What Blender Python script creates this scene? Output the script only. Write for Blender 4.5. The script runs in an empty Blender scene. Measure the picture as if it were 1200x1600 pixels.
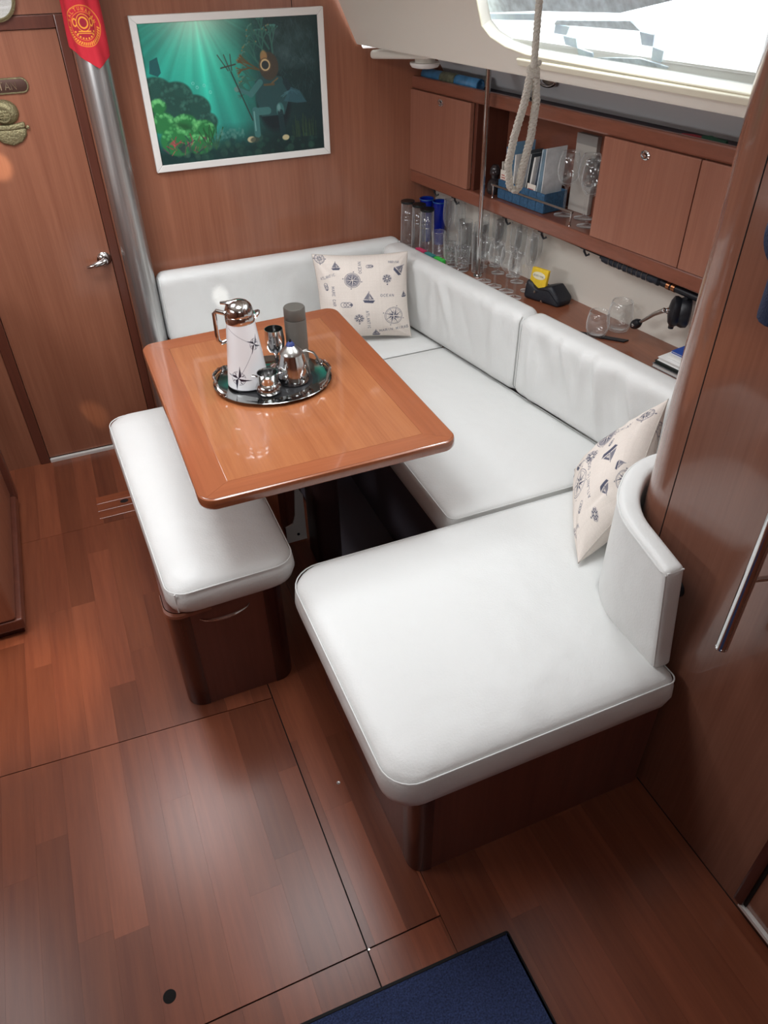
import bpy, bmesh, math, random
import numpy as np
from mathutils import Vector, Matrix
random.seed(7); rng = np.random.RandomState(5)
S = bpy.context.scene; C = S.collection; PI = math.pi

# ---------------------------------------------------------------- camera
cd = bpy.data.cameras.new('camera'); cam = bpy.data.objects.new('camera', cd); C.objects.link(cam)
S.camera = cam
cd.sensor_fit = 'VERTICAL'; cd.sensor_height = 32.0; cd.lens = 32.0*1157.77/1600.0; cd.clip_start = .02
cam.matrix_world = Matrix.Translation((0, 0, 1.7299)) @ Matrix.Rotation(-.3921, 4, 'Z') @ Matrix.Rotation(.9008, 4, 'X') @ Matrix.Rotation(-.0156, 4, 'Z')
# ---------------------------------------------------------------- world, lights, exposure
W = bpy.data.worlds.new('sky'); S.world = W; W.use_nodes = True
W.node_tree.nodes['Background'].inputs[0].default_value = (.93, .97, 1, 1)
W.node_tree.nodes['Background'].inputs[1].default_value = 2.4
S.view_settings.view_transform = 'Standard'; S.view_settings.look = 'None'
S.view_settings.gamma = 1; S.view_settings.use_curve_mapping = False; S.view_settings.exposure = 0.12
def area(name, loc, target, sx, sy, power, col=(1, 1, 1), spread=PI):
    l = bpy.data.lights.new(name, 'AREA'); l.shape = 'RECTANGLE'; l.size = sx; l.size_y = sy
    l.energy = power; l.color = col; l.spread = spread
    o = bpy.data.objects.new(name, l); C.objects.link(o); o.location = loc
    o.rotation_euler = (Vector(target)-Vector(loc)).to_track_quat('-Z', 'Y').to_euler(); return o
area('forward_hatch_daylight', (-.12, 2.22, 1.86), (-.1, 2.2, 0), .42, .42, 9.0, (.93, .965, 1), 2.7)
area('saloon_hatch_daylight', (.33, 1.5, 1.86), (.35, 1.52, 0), .45, .45, 7.0, (.93, .965, 1), 2.7)
area('companionway_daylight', (.1, -.2, 1.87), (.3, 1.2, .6), .5, .4, 4.6, (.95, .98, 1))
area('galley_window_daylight', (-.93, 1.5, 1.45), (.6, 1.9, .7), .8, .18, 8.5, (.95, .98, 1))
area('coachroof_window_daylight', (1.16, 1.7, 1.68), (.2, 1.6, .7), .5, .16, 5, (.95, .98, 1))
def spot(name, loc, target, power, deg, col, blend=.6, r=.01):
    l = bpy.data.lights.new(name, 'SPOT'); l.energy = power; l.spot_size = math.radians(deg); l.color = col
    l.spot_blend = blend; l.shadow_soft_size = r
    o = bpy.data.objects.new(name, l); C.objects.link(o); o.location = loc
    o.rotation_euler = (Vector(target)-Vector(loc)).to_track_quat('-Z', 'Y').to_euler()
spot('warm_floor_glow_spot', (-.5, 1.55, 1.84), (-.49, 1.66, 0), 80, 20, (1, .72, .42), 1, .03)  # added warm spot, no fixture; stands in for the orange reflection on the floor

spot('sunbeam_on_door', (-.75, 1.3, 1.6), (-.089, 2.886, .175), 70, 3.2, (1, .8, .5), .9)
spot('sunbeam_on_door_high', (-.75, 1.3, 1.8), (-.158, 2.886, 1.13), 160, 3.0, (1, .85, .6), .5)
spot('sunbeam_on_back_cushion', (.3, 1.6, 1.84), (.486, 2.79, .617), 60, 2.0, (1, .98, .92), .1)
# ---------------------------------------------------------------- materials
def lin(c): return tuple(((x/255)/12.92 if x/255 <= .04045 else ((x/255+.055)/1.055)**2.4) for x in c)
MATS = {}
def mat(name, col, rough=.5, metal=0, bump=0, bscale=60, coat=0, trans=0, ior=1.45, emit=0, spec=.5, var=0, vscale=8, bscale2=None):
    if name in MATS: return MATS[name]
    m = bpy.data.materials.new(name); m.use_nodes = True; n = m.node_tree.nodes; l = m.node_tree.links
    b = n['Principled BSDF']; c = lin(col)
    b.inputs['Base Color'].default_value = (*c, 1); b.inputs['Roughness'].default_value = rough
    b.inputs['Metallic'].default_value = metal; b.inputs['Coat Weight'].default_value = coat; b.inputs['Coat Roughness'].default_value = .08
    b.inputs['Transmission Weight'].default_value = trans; b.inputs['IOR'].default_value = ior
    b.inputs['Specular IOR Level'].default_value = spec
    if emit: b.inputs['Emission Color'].default_value = (*c, 1); b.inputs['Emission Strength'].default_value = emit
    tc = n.new('ShaderNodeTexCoord')
    if var:
        nz = n.new('ShaderNodeTexNoise'); nz.inputs['Scale'].default_value = vscale; nz.inputs['Detail'].default_value = 4
        l.new(tc.outputs['Object'], nz.inputs['Vector'])
        cr = n.new('ShaderNodeValToRGB'); cr.color_ramp.elements[0].position = .3; cr.color_ramp.elements[1].position = .7
        cr.color_ramp.elements[0].color = (*[x*(1-var) for x in c], 1); cr.color_ramp.elements[1].color = (*[min(1, x*(1+var)) for x in c], 1)
        l.new(nz.outputs['Fac'], cr.inputs[0]); l.new(cr.outputs[0], b.inputs['Base Color'])
    if bump:
        nz = n.new('ShaderNodeTexNoise'); nz.inputs['Scale'].default_value = bscale; nz.inputs['Detail'].default_value = 3
        l.new(tc.outputs['Object'], nz.inputs['Vector'])
        bp = n.new('ShaderNodeBump'); bp.inputs['Strength'].default_value = bump; bp.inputs['Distance'].default_value = .01
        l.new(nz.outputs['Fac'], bp.inputs['Height']); last = bp
        if bscale2:
            n2 = n.new('ShaderNodeTexNoise'); n2.inputs['Scale'].default_value = bscale2; n2.inputs['Detail'].default_value = 2
            l.new(tc.outputs['Object'], n2.inputs['Vector'])
            b2 = n.new('ShaderNodeBump'); b2.inputs['Strength'].default_value = .35; b2.inputs['Distance'].default_value = .03
            l.new(n2.outputs['Fac'], b2.inputs['Height']); l.new(bp.outputs[0], b2.inputs['Normal']); last = b2
        l.new(last.outputs[0], b.inputs['Normal'])
    MATS[name] = m; return m
def wood(name, a, bcol, axis='Z', fine=90, stretch=.035, rough=.3, coat=.3, rnd=0, contrast=1, coatr=.1):
    if name in MATS: return MATS[name]
    m = bpy.data.materials.new(name); m.use_nodes = True; n = m.node_tree.nodes; l = m.node_tree.links
    b = n['Principled BSDF']; b.inputs['Roughness'].default_value = rough
    b.inputs['Coat Weight'].default_value = coat; b.inputs['Coat Roughness'].default_value = coatr
    tc = n.new('ShaderNodeTexCoord'); mp = n.new('ShaderNodeMapping')
    sc = [1, 1, 1]; sc['XYZ'.index(axis)] = stretch; mp.inputs['Scale'].default_value = sc
    l.new(tc.outputs['Object'], mp.inputs[0])
    oi = n.new('ShaderNodeObjectInfo')
    if rnd:
        vm = n.new('ShaderNodeVectorMath'); vm.operation = 'MULTIPLY_ADD'
        cx = n.new('ShaderNodeCombineXYZ'); l.new(oi.outputs['Random'], cx.inputs[0]); l.new(oi.outputs['Random'], cx.inputs[1])
        vm.inputs[1].default_value = (37, 11, 0); l.new(cx.outputs[0], vm.inputs[0]); l.new(tc.outputs['Object'], vm.inputs[2])
        l.new(vm.outputs[0], mp.inputs[0])
    n1 = n.new('ShaderNodeTexNoise'); n1.inputs['Scale'].default_value = fine; n1.inputs['Detail'].default_value = 5; n1.inputs['Roughness'].default_value = .65
    n2 = n.new('ShaderNodeTexNoise'); n2.inputs['Scale'].default_value = fine*.16; n2.inputs['Detail'].default_value = 3; n2.inputs['Distortion'].default_value = .6
    l.new(mp.outputs[0], n1.inputs['Vector']); l.new(mp.outputs[0], n2.inputs['Vector'])
    ad = n.new('ShaderNodeMath'); ad.operation = 'ADD'; l.new(n1.outputs['Fac'], ad.inputs[0]); l.new(n2.outputs['Fac'], ad.inputs[1])
    mr = n.new('ShaderNodeMapRange'); mr.inputs[1].default_value = 1-.33/contrast; mr.inputs[2].default_value = 1+.33/contrast
    l.new(ad.outputs[0], mr.inputs[0])
    mx = n.new('ShaderNodeMix'); mx.data_type = 'RGBA'; l.new(mr.outputs[0], mx.inputs[0])
    mx.inputs[6].default_value = (*lin(bcol), 1); mx.inputs[7].default_value = (*lin(a), 1)
    out = mx.outputs[2]
    if rnd:
        hs = n.new('ShaderNodeHueSaturation')
        m2 = n.new('ShaderNodeMapRange'); m2.inputs[3].default_value = 1-rnd; m2.inputs[4].default_value = 1+rnd
        l.new(oi.outputs['Random'], m2.inputs[0]); l.new(m2.outputs[0], hs.inputs['Value']); l.new(out, hs.inputs['Color']); out = hs.outputs[0]
    l.new(out, b.inputs['Base Color'])
    bp = n.new('ShaderNodeBump'); bp.inputs['Strength'].default_value = .05; bp.inputs['Distance'].default_value = .002
    l.new(n1.outputs['Fac'], bp.inputs['Height']); l.new(bp.outputs[0], b.inputs['Normal'])
    MATS[name] = m; return m
def printed(name, rough=.8, bump=0, bscale=400, coat=0):
    m = bpy.data.materials.new(name); m.use_nodes = True; n = m.node_tree.nodes; l = m.node_tree.links
    b = n['Principled BSDF']; at = n.new('ShaderNodeAttribute'); at.attribute_name = 'print'
    l.new(at.outputs['Color'], b.inputs['Base Color']); b.inputs['Roughness'].default_value = rough; b.inputs['Coat Weight'].default_value = coat
    if bump:
        tc = n.new('ShaderNodeTexCoord'); nz = n.new('ShaderNodeTexNoise'); nz.inputs['Scale'].default_value = bscale
        l.new(tc.outputs['Object'], nz.inputs['Vector']); bp = n.new('ShaderNodeBump'); bp.inputs['Strength'].default_value = bump; bp.inputs['Distance'].default_value = .003
        l.new(nz.outputs['Fac'], bp.inputs['Height']); l.new(bp.outputs[0], b.inputs['Normal'])
    return m
WALL = wood('mahogany_panel', (156, 102, 78), (130, 80, 60), 'Z', 120, .03, .34, .35, contrast=.9)
WALLD = wood('mahogany_trim', (104, 58, 44), (86, 46, 36), 'Z', 90, .03, .32, .35)
WALLR = wood('mahogany_bulkhead', (136, 92, 74), (114, 73, 58), 'Z', 110, .03, .2, .5, contrast=.8, coatr=.06)
CABW = wood('mahogany_cabinet', (160, 108, 88), (140, 90, 72), 'Z', 120, .03, .34, .3)
CABH = wood('mahogany_rail', (140, 86, 68), (120, 71, 54), 'Y', 90, .04, .3, .4)
BASEW = wood('mahogany_base', (116, 68, 56), (96, 54, 44), 'Z', 90, .03, .35, .3)
DARKP = wood('dark_corner_post', (70, 32, 26), (56, 25, 21), 'Z', 90, .03, .25, .4)
TABF = wood('table_frame_veneer', (158, 93, 60), (138, 77, 49), 'Y', 100, .04, .22, .7, contrast=.8, coatr=.05)
TABFX = wood('table_end_veneer', (158, 93, 60), (138, 77, 49), 'X', 100, .04, .22, .7, contrast=.8, coatr=.05)
TABC = wood('table_centre_veneer', (168, 106, 68), (146, 87, 55), 'Y', 130, .04, .22, .7, contrast=1, coatr=.05)
FLOORM = wood('laminate_plank', (134, 76, 52), (106, 56, 39), 'Y', 60, .05, .3, .08, rnd=.26, coatr=.25)
FLOORM.node_tree.nodes['Principled BSDF'].inputs['Specular IOR Level'].default_value = .32
SHELFM = wood('shelf_veneer', (140, 84, 58), (114, 64, 44), 'Y', 90, .04, .3, .3)
LEATHER = mat('white_leather', (222, 223, 221), .42, bump=.10, bscale=220, bscale2=7)
PIPE = mat('white_piping', (218, 219, 217), .45)
GAP = mat('seam_shadow_gap', (18, 12, 10), .9)
LINER = mat('cream_headliner', (226, 222, 212), .5, bump=.03, bscale=30)
HULL = mat('hull_liner', (220, 214, 203), .55, bump=.04, bscale=40)
CHROME = mat('polished_steel', (205, 205, 205), .12, 1)
STEEL = mat('brushed_steel', (178, 176, 172), .3, 1)
ALU = wood('anodised_mast', (214, 214, 212), (138, 140, 142), 'Z', 75, .012, .34, 0)
ALU.node_tree.nodes['Principled BSDF'].inputs['Metallic'].default_value = .9
BLACK = mat('black_plastic', (22, 24, 30), .4)
BRASS = mat('aged_brass', (140, 132, 100), .5, .7, bump=.4, bscale=160)
WHITEP = mat('white_paint', (228, 226, 222), .4)
def thin_glass(name, tint, k=.12, add=.06, bump=0):
    m = bpy.data.materials.new(name); m.use_nodes = True; n = m.node_tree.nodes; l = m.node_tree.links; n.remove(n['Principled BSDF'])
    tr_, gs, mx, fr_, pw, mt_ = n.new('ShaderNodeBsdfTransparent'), n.new('ShaderNodeBsdfGlossy'), n.new('ShaderNodeMixShader'), n.new('ShaderNodeLayerWeight'), n.new('ShaderNodeMath'), n.new('ShaderNodeMath')
    tr_.inputs[0].default_value = (*tint, 1); gs.inputs['Roughness'].default_value = .05; fr_.inputs['Blend'].default_value = .5
    pw.operation = 'POWER'; pw.inputs[1].default_value = 3.5
    mt_.operation = 'MULTIPLY_ADD'; mt_.inputs[1].default_value = k; mt_.inputs[2].default_value = add; mt_.use_clamp = True
    l.new(fr_.outputs['Facing'], pw.inputs[0]); l.new(pw.outputs[0], mt_.inputs[0]); l.new(mt_.outputs[0], mx.inputs[0]); l.new(tr_.outputs[0], mx.inputs[1]); l.new(gs.outputs[0], mx.inputs[2])
    df = n.new('ShaderNodeBsdfDiffuse'); df.inputs[0].default_value = (.95, .96, .96, 1); m2 = n.new('ShaderNodeMixShader'); p2 = n.new('ShaderNodeMath'); p2.operation = 'POWER'; p2.inputs[1].default_value = 4.5  # white diffuse at grazing edges imitates bright highlights on the glass
    q2 = n.new('ShaderNodeMath'); q2.operation = 'MULTIPLY_ADD'; q2.inputs[1].default_value = .75; q2.inputs[2].default_value = .025
    l.new(fr_.outputs['Facing'], p2.inputs[0]); l.new(p2.outputs[0], q2.inputs[0]); l.new(q2.outputs[0], m2.inputs[0]); l.new(mx.outputs[0], m2.inputs[1]); l.new(df.outputs[0], m2.inputs[2])
    l.new(m2.outputs[0], n['Material Output'].inputs[0])
    if bump:
        tc = n.new('ShaderNodeTexCoord'); v = n.new('ShaderNodeTexVoronoi'); v.inputs['Scale'].default_value = bump; bp = n.new('ShaderNodeBump'); bp.inputs['Distance'].default_value = .01
        l.new(tc.outputs['Object'], v.inputs['Vector']); l.new(v.outputs[0], bp.inputs['Height']); l.new(bp.outputs[0], gs.inputs['Normal'])
    MATS[name] = m; return m
GLASS = thin_glass('clear_glass', (.985, .99, .99))
PAPER = mat('paper_white', (222, 222, 218), .7)

# ---------------------------------------------------------------- helpers
OFF = {}
def tag(o, label, cat, group=None):
    o['label'] = label; o['category'] = cat
    if group: o['group'] = group
    return o
def thing(name, label, cat, loc=(0, 0, 0), group=None):
    o = bpy.data.objects.new(name, None); C.objects.link(o); o.location = loc; o.empty_display_size = .05
    OFF[o.name] = Vector(loc); return tag(o, label, cat, group)
def obj(name, V, F, m, parent=None, smooth=True, local=False, sharp=True):
    off = Vector((0, 0, 0)) if (local or parent is None) else OFF[parent.name]
    if parent is not None and local: off = Vector((0, 0, 0))
    me = bpy.data.meshes.new(name); me.from_pydata([tuple(Vector(v)-off) for v in V], [], [tuple(f) for f in F])
    me.update(); me.materials.append(m)
    bm = bmesh.new(); bm.from_mesh(me); bmesh.ops.recalc_face_normals(bm, faces=bm.faces)
    if smooth:
        for f in bm.faces: f.smooth = True
        if sharp:
            for e in bm.edges:
                if len(e.link_faces) == 2 and e.calc_face_angle(0) > .6: e.smooth = False
    bm.to_mesh(me); bm.free()
    o = bpy.data.objects.new(name, me); C.objects.link(o)
    if parent: o.parent = parent
    OFF[o.name] = OFF[parent.name] if parent else Vector((0, 0, 0))
    return o
def struct(o): o['kind'] = 'structure'; return o
def box(a, b):
    x0, y0, z0 = a; x1, y1, z1 = b
    V = [(x, y, z) for z in (z0, z1) for y in (y0, y1) for x in (x0, x1)]
    return V, [(0, 1, 3, 2), (4, 6, 7, 5), (0, 4, 5, 1), (2, 3, 7, 6), (0, 2, 6, 4), (1, 5, 7, 3)]
def bvl(o, w=.002, seg=2):
    md = o.modifiers.new('bevel', 'BEVEL'); md.width = w; md.segments = seg; md.limit_method = 'ANGLE'; return o
def merge(*parts):
    V, F = [], []
    for v, f in parts:
        k = len(V); V += list(v); F += [tuple(i+k for i in q) for q in f]
    return V, F
def xf(vf, fn): return [fn(Vector(v)) for v in vf[0]], vf[1]
def lathe(prof, c=(0, 0, 0), n=28, ax=None, sx=1, sy=1):
    V, F = [], []
    M = Matrix.Identity(3) if ax is None else Vector((0, 0, 1)).rotation_difference(Vector(ax)).to_matrix()
    for r, z in prof:
        for i in range(n):
            t = 2*PI*i/n; V.append(Vector(c)+M@Vector((max(r, 1e-5)*math.cos(t)*sx, max(r, 1e-5)*math.sin(t)*sy, z)))
    for k in range(len(prof)-1):
        for i in range(n):
            j = (i+1) % n; F.append((k*n+i, k*n+j, (k+1)*n+j, (k+1)*n+i))
    F.append(tuple(range(n))[::-1]); F.append(tuple(range((len(prof)-1)*n, len(prof)*n))); return V, F
def tube(pts, r, n=10, closed=False, rs=None):
    pts = [Vector(p) for p in pts]; V, F = [], []; N = len(pts); up = None
    for i, p in enumerate(pts):
        a = pts[(i-1) % N] if (i or closed) else p; b = pts[(i+1) % N] if (i < N-1 or closed) else p
        d = (b-a).normalized()
        if up is None: up = d.orthogonal().normalized()
        up = (up-d*up.dot(d)).normalized(); s = d.cross(up); rr = rs[i] if rs else r
        for k in range(n):
            t = 2*PI*k/n; V.append(p+(up*math.cos(t)+s*math.sin(t))*rr)
    for i in range(N if closed else N-1):
        for k in range(n):
            a = i*n+k; b = i*n+(k+1) % n; c = ((i+1) % N)*n
            F.append((a, b, c+(k+1) % n, c+k))
    if not closed: F.append(tuple(range(n))[::-1]); F.append(tuple(range((N-1)*n, N*n)))
    return V, F
def rpoly(P, R, n=7):
    out = []; k = len(P)
    if not isinstance(R, (list, tuple)): R = [R]*k
    for i in range(k):
        p = Vector(P[i]); a = (Vector(P[i-1])-p); b = (Vector(P[(i+1) % k])-p); r = R[i]
        if r <= 0: out.append(p); continue
        ang = a.angle(b); d = min(r/math.tan(ang/2), a.length*.48, b.length*.48)
        p0 = p+a.normalized()*d; p1 = p+b.normalized()*d
        for j in range(n+1):
            t = j/n; # quadratic-ish arc
            w = math.cos(ang/2); q = ((1-t)**2*p0+2*t*(1-t)*w*p*1.0+t*t*p1)/((1-t)**2+2*t*(1-t)*w+t*t) if w > 0 else p
            # rational quadratic with weight sin(half)
            w = math.sin(ang/2); q = ((1-t)**2*p0+2*t*(1-t)*w*p+t*t*p1)/((1-t)**2+2*t*(1-t)*w+t*t)
            out.append(q)
    return out
def inset(P, d):
    n = len(P); A = sum(P[i].x*P[(i+1) % n].y-P[(i+1) % n].x*P[i].y for i in range(n)); s = 1 if A > 0 else -1; out = []
    for i in range(n):
        e1 = (P[i]-P[i-1]); e2 = (P[(i+1) % n]-P[i])
        e1 = e1.normalized() if e1.length > 1e-7 else e2.normalized(); e2 = e2.normalized() if e2.length > 1e-7 else e1
        n1 = Vector((-e1.y, e1.x))*s; n2 = Vector((-e2.y, e2.x))*s; m = (n1+n2); m = m.normalized() if m.length > 1e-6 else n1
        out.append(P[i]+m*d/max(.5, m.dot(n1)))
    return out
def rings(P, prof):
    """outline swept up through (inset, z) pairs and capped"""
    n = len(P); V, F = [], []
    for d, z in prof:
        for q in inset(P, d): V.append((q.x, q.y, z))
    for k in range(len(prof)-1):
        for i in range(n):
            j = (i+1) % n; F.append((k*n+i, k*n+j, (k+1)*n+j, (k+1)*n+i))
    F.append(tuple(range(n))[::-1]); F.append(tuple(range((len(prof)-1)*n, len(prof)*n))); return V, F
def dense(P, step=.03):
    out = []; n = len(P)
    for i in range(n):
        a, b = P[i], P[(i+1) % n]; k = max(1, int((b-a).length/step))
        for j in range(k): out.append(a.lerp(b, j/k))
    return out
def srings(P0, R, prof):
    """rings whose corners keep their radius as they move inwards, so the crown never folds"""
    V, F = [], []
    for d, z in prof:
        q_ = rpoly(inset(P0, d), [max(r, .004)+max(0, d)*.35 for r in R]); n = len(q_); V += [(q.x, q.y, z) for q in q_]
    for k in range(len(prof)-1):
        for i in range(n):
            j = (i+1) % n; F.append((k*n+i, k*n+j, (k+1)*n+j, (k+1)*n+i))
    F.append(tuple(range(n))[::-1]); F.append(tuple(range((len(prof)-1)*n, len(prof)*n))); return V, F
def seat(name, label, P, R, z0, zs, zt, cat='cushion', group=None, corner_seam=None):
    P0 = P; R = R if isinstance(R, (list, tuple)) else [R]*len(P0); z = lambda t: z0+(zs-z0)*t
    P = dense(rpoly(P, R))
    loc = (sum(p.x for p in P)/len(P), sum(p.y for p in P)/len(P), z0)
    t = thing(name, label, cat, loc, group)
    V, F = srings(P0, R, [(.03, z0), (.014, z0+.004), (.004, z(.2)), (-.002, z(.5)), (0, z(.8)), (.006, zs), (.014, zs+(zt-zs)*.35), (.03, zs+(zt-zs)*.62), (.055, zs+(zt-zs)*.82), (.085, zs+(zt-zs)*.94), (.12, zt)])
    obj('cushion_cover', V, F, LEATHER, t, sharp=False)
    Q = inset(dense(rpoly(P0, [max(r, .004) for r in R])), .0035)
    obj('piping', *tube([(q.x, q.y, zs) for q in Q], .0018, 6, True), PIPE, t)
    if corner_seam is not None:
        q = Vector(corner_seam); i = min(range(len(P)), key=lambda i: (P[i]-q).length); p = P[i]; c = inset(P, -.002)[i]
        obj('corner_seam', *tube([(p.x, p.y, z(.25)), (p.x, p.y, z(.5)), (p.x, p.y, z(.8)), (p.x, p.y, zs)], .0022, 6), PIPE, t)
    return t
def softbox(L, T, H, r, f, nl=40, nt=8, nh=20, wr=None, bow=0):
    """rounded box, u in 0..L along, v in 0..T thick, w in 0..H high, mapped by f"""
    V, F = [], []; idx = {}
    def P(i, j, k):
        key = (i, j, k)
        if key in idx: return idx[key]
        def g(i, n, l):
            # cluster samples near ends
            t = i/n; rr = min(r/l, .49); m = 3 if n > 7 else 2
            if i <= m: t = rr*i/m
            elif i >= n-m: t = 1-rr*(n-i)/m
            else: t = rr+(1-2*rr)*(i-m)/(n-2*m)
            return t*l
        p = Vector((g(i, nl, L), g(j, nt, T), g(k, nh, H)))
        c = Vector((min(max(p.x, r), L-r), min(max(p.y, min(r, T/2-1e-4)), T-min(r, T/2-1e-4)), min(max(p.z, r), H-r)))
        d = p-c
        if d.length > 1e-9:
            m = max(abs(d.x), abs(d.y), abs(d.z)); d = d.normalized()*m
        p = c+d
        if wr: p = wr(p)
        idx[key] = len(V); V.append(f(p)); return idx[key]
    for i in range(nl):
        for k in range(nh):
            F.append((P(i, 0, k), P(i+1, 0, k), P(i+1, 0, k+1), P(i, 0, k+1))); F.append((P(i, nt, k), P(i, nt, k+1), P(i+1, nt, k+1), P(i+1, nt, k)))
        for j in range(nt):
            F.append((P(i, j, 0), P(i, j+1, 0), P(i+1, j+1, 0), P(i+1, j, 0))); F.append((P(i, j, nh), P(i+1, j, nh), P(i+1, j+1, nh), P(i, j+1, nh)))
    for j in range(nt):
        for k in range(nh):
            F.append((P(0, j, k), P(0, j, k+1), P(0, j+1, k+1), P(0, j+1, k))); F.append((P(nl, j, k), P(nl, j+1, k), P(nl, j+1, k+1), P(nl, j, k+1)))
    return V, F
# hull frame: s runs aft along the hull side, n outboard
HO = Vector((1.335, 2.886, 0)); HS = Vector((.168, -.9858, 0)); HN = Vector((.9858, .168, 0))
def H(s, n, z=0): return HO+HS*s+HN*n+Vector((0, 0, z))
def hbox(s0, s1, n0, n1, z0, z1): return xf(box((s0, n0, z0), (s1, n1, z1)), lambda v: H(*v))
def hgrid(pts, s0, s1):
    V = [H(s, n, z) for s in (s0, s1) for n, z in pts]; k = len(pts)
    return V, [(i, i+1, k+i+1, k+i) for i in range(k-1)]

# ---------------------------------------------------------------- printing canvas
class Canvas:
    def __init__(s, w, h, bg): s.w, s.h = w, h; s.a = np.ones((h, w, 3))*np.array(bg)/255.; s.yy, s.xx = np.mgrid[0:h, 0:w].astype(float)
    def _put(s, m, c, al, sl): s.a[sl] = s.a[sl]*(1-m[..., None]*al)+np.array(c)/255.*m[..., None]*al
    def _sl(s, x0, y0, x1, y1):
        return (slice(max(0, int(y0)-2), min(s.h, int(y1)+3)), slice(max(0, int(x0)-2), min(s.w, int(x1)+3)))
    def line(s, x0, y0, x1, y1, w, c, al=1):
        sl = s._sl(min(x0, x1)-w, min(y0, y1)-w, max(x0, x1)+w, max(y0, y1)+w); X, Y = s.xx[sl], s.yy[sl]
        if X.size == 0: return
        dx, dy = x1-x0, y1-y0; t = np.clip(((X-x0)*dx+(Y-y0)*dy)/(dx*dx+dy*dy+1e-9), 0, 1)
        d = np.hypot(X-x0-t*dx, Y-y0-t*dy); s._put(np.clip(.5+w/2-d, 0, 1), c, al, sl)
    def disc(s, x, y, r, c, al=1, soft=1, ry=None, rot=0):
        ry = ry or r; R = max(r, ry)+soft; sl = s._sl(x-R, y-R, x+R, y+R); X, Y = s.xx[sl]-x, s.yy[sl]-y
        if X.size == 0: return
        ca, sa = math.cos(rot), math.sin(rot); X, Y = X*ca+Y*sa, -X*sa+Y*ca
        d = (1-np.hypot(X/r, Y/ry))*min(r, ry); s._put(np.clip(.5+d/soft, 0, 1), c, al, sl)
    def ring(s, x, y, r, w, c, al=1, ry=None):
        ry = ry or r; sl = s._sl(x-r-w, y-ry-w, x+r+w, y+ry+w); X, Y = s.xx[sl]-x, s.yy[sl]-y
        if X.size == 0: return
        d = abs(np.hypot(X/r, Y/ry)-1)*min(r, ry); s._put(np.clip(.5+w/2-d, 0, 1), c, al, sl)
    def poly(s, P, c, al=1):
        P = [(float(a), float(b)) for a, b in P]; xs = [p[0] for p in P]; ys = [p[1] for p in P]
        sl = s._sl(min(xs), min(ys), max(xs), max(ys)); m = 0
        for ox, oy in ((-.25, -.25), (.25, -.25), (-.25, .25), (.25, .25)):
            X, Y = s.xx[sl]+ox, s.yy[sl]+oy; ins = np.zeros(X.shape, bool); n = len(P)
            for i in range(n):
                x0, y0 = P[i]; x1, y1 = P[(i+1) % n]
                if y0 == y1: continue
                c_ = ((Y >= y0) != (Y >= y1)) & (X < (x1-x0)*(Y-y0)/(y1-y0)+x0); ins ^= c_
            m = m+ins*.25
        s._put(m, c, al, sl)
    def star(s, x, y, r, c1, c2, n=4, rot=0, inner=.28):
        for i in range(n):
            a = rot+2*PI*i/n; tip = (x+r*math.cos(a), y+r*math.sin(a))
            for sg, col in ((1, c1), (-1, c2)):
                b = a+sg*PI/n; s.poly([(x, y), tip, (x+r*inner*math.cos(b), y+r*inner*math.sin(b))], col)
    def text(s, t, x, y, h, c, rot=0, w=1.2, sp=1.1, al=1):
        ca, sa = math.cos(rot), math.sin(rot); k = h/6
        for ch in t:
            for st in FONT.get(ch, ()):
                for (a, b), (d, e) in zip(st, st[1:]):
                    s.line(x+ca*a*k-sa*b*k, y+sa*a*k+ca*b*k, x+ca*d*k-sa*e*k, y+sa*d*k+ca*e*k, w, c, al)
            x += ca*k*4*sp*1.25; y += sa*k*4*sp*1.25
FONT = {'A': [[(0, 6), (2, 0), (4, 6)], [(1, 4), (3, 4)]], 'B': [[(0, 0), (0, 6), (3, 6), (4, 4.5), (3, 3), (0, 3)], [(0, 0), (3, 0), (3.5, 1.5), (3, 3)]],
 'C': [[(4, 1), (2.5, 0), (1, .5), (0, 3), (1, 5.5), (2.5, 6), (4, 5)]], 'D': [[(0, 0), (0, 6), (2.5, 6), (4, 3), (2.5, 0), (0, 0)]], 'E': [[(4, 0), (0, 0), (0, 6), (4, 6)], [(0, 3), (3, 3)]],
 'I': [[(2, 0), (2, 6)]], 'L': [[(0, 0), (0, 6), (4, 6)]], 'M': [[(0, 6), (0, 0), (2, 4), (4, 0), (4, 6)]], 'N': [[(0, 6), (0, 0), (4, 6), (4, 0)]],
 'O': [[(2, 0), (0, 1.5), (0, 4.5), (2, 6), (4, 4.5), (4, 1.5), (2, 0)]], 'P': [[(0, 6), (0, 0), (3, 0), (4, 1.5), (3, 3), (0, 3)]], 'R': [[(0, 6), (0, 0), (3, 0), (4, 1.5), (3, 3), (0, 3)], [(2, 3), (4, 6)]],
 'S': [[(4, 1), (2, 0), (0, 1.5), (4, 4.5), (2, 6), (0, 5)]], 'T': [[(0, 0), (4, 0)], [(2, 0), (2, 6)]], 'U': [[(0, 0), (0, 5), (2, 6), (4, 5), (4, 0)]], 'V': [[(0, 0), (2, 6), (4, 0)]], 'K': [[(0, 0), (0, 6)], [(4, 0), (0, 3), (4, 6)]]}
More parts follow.
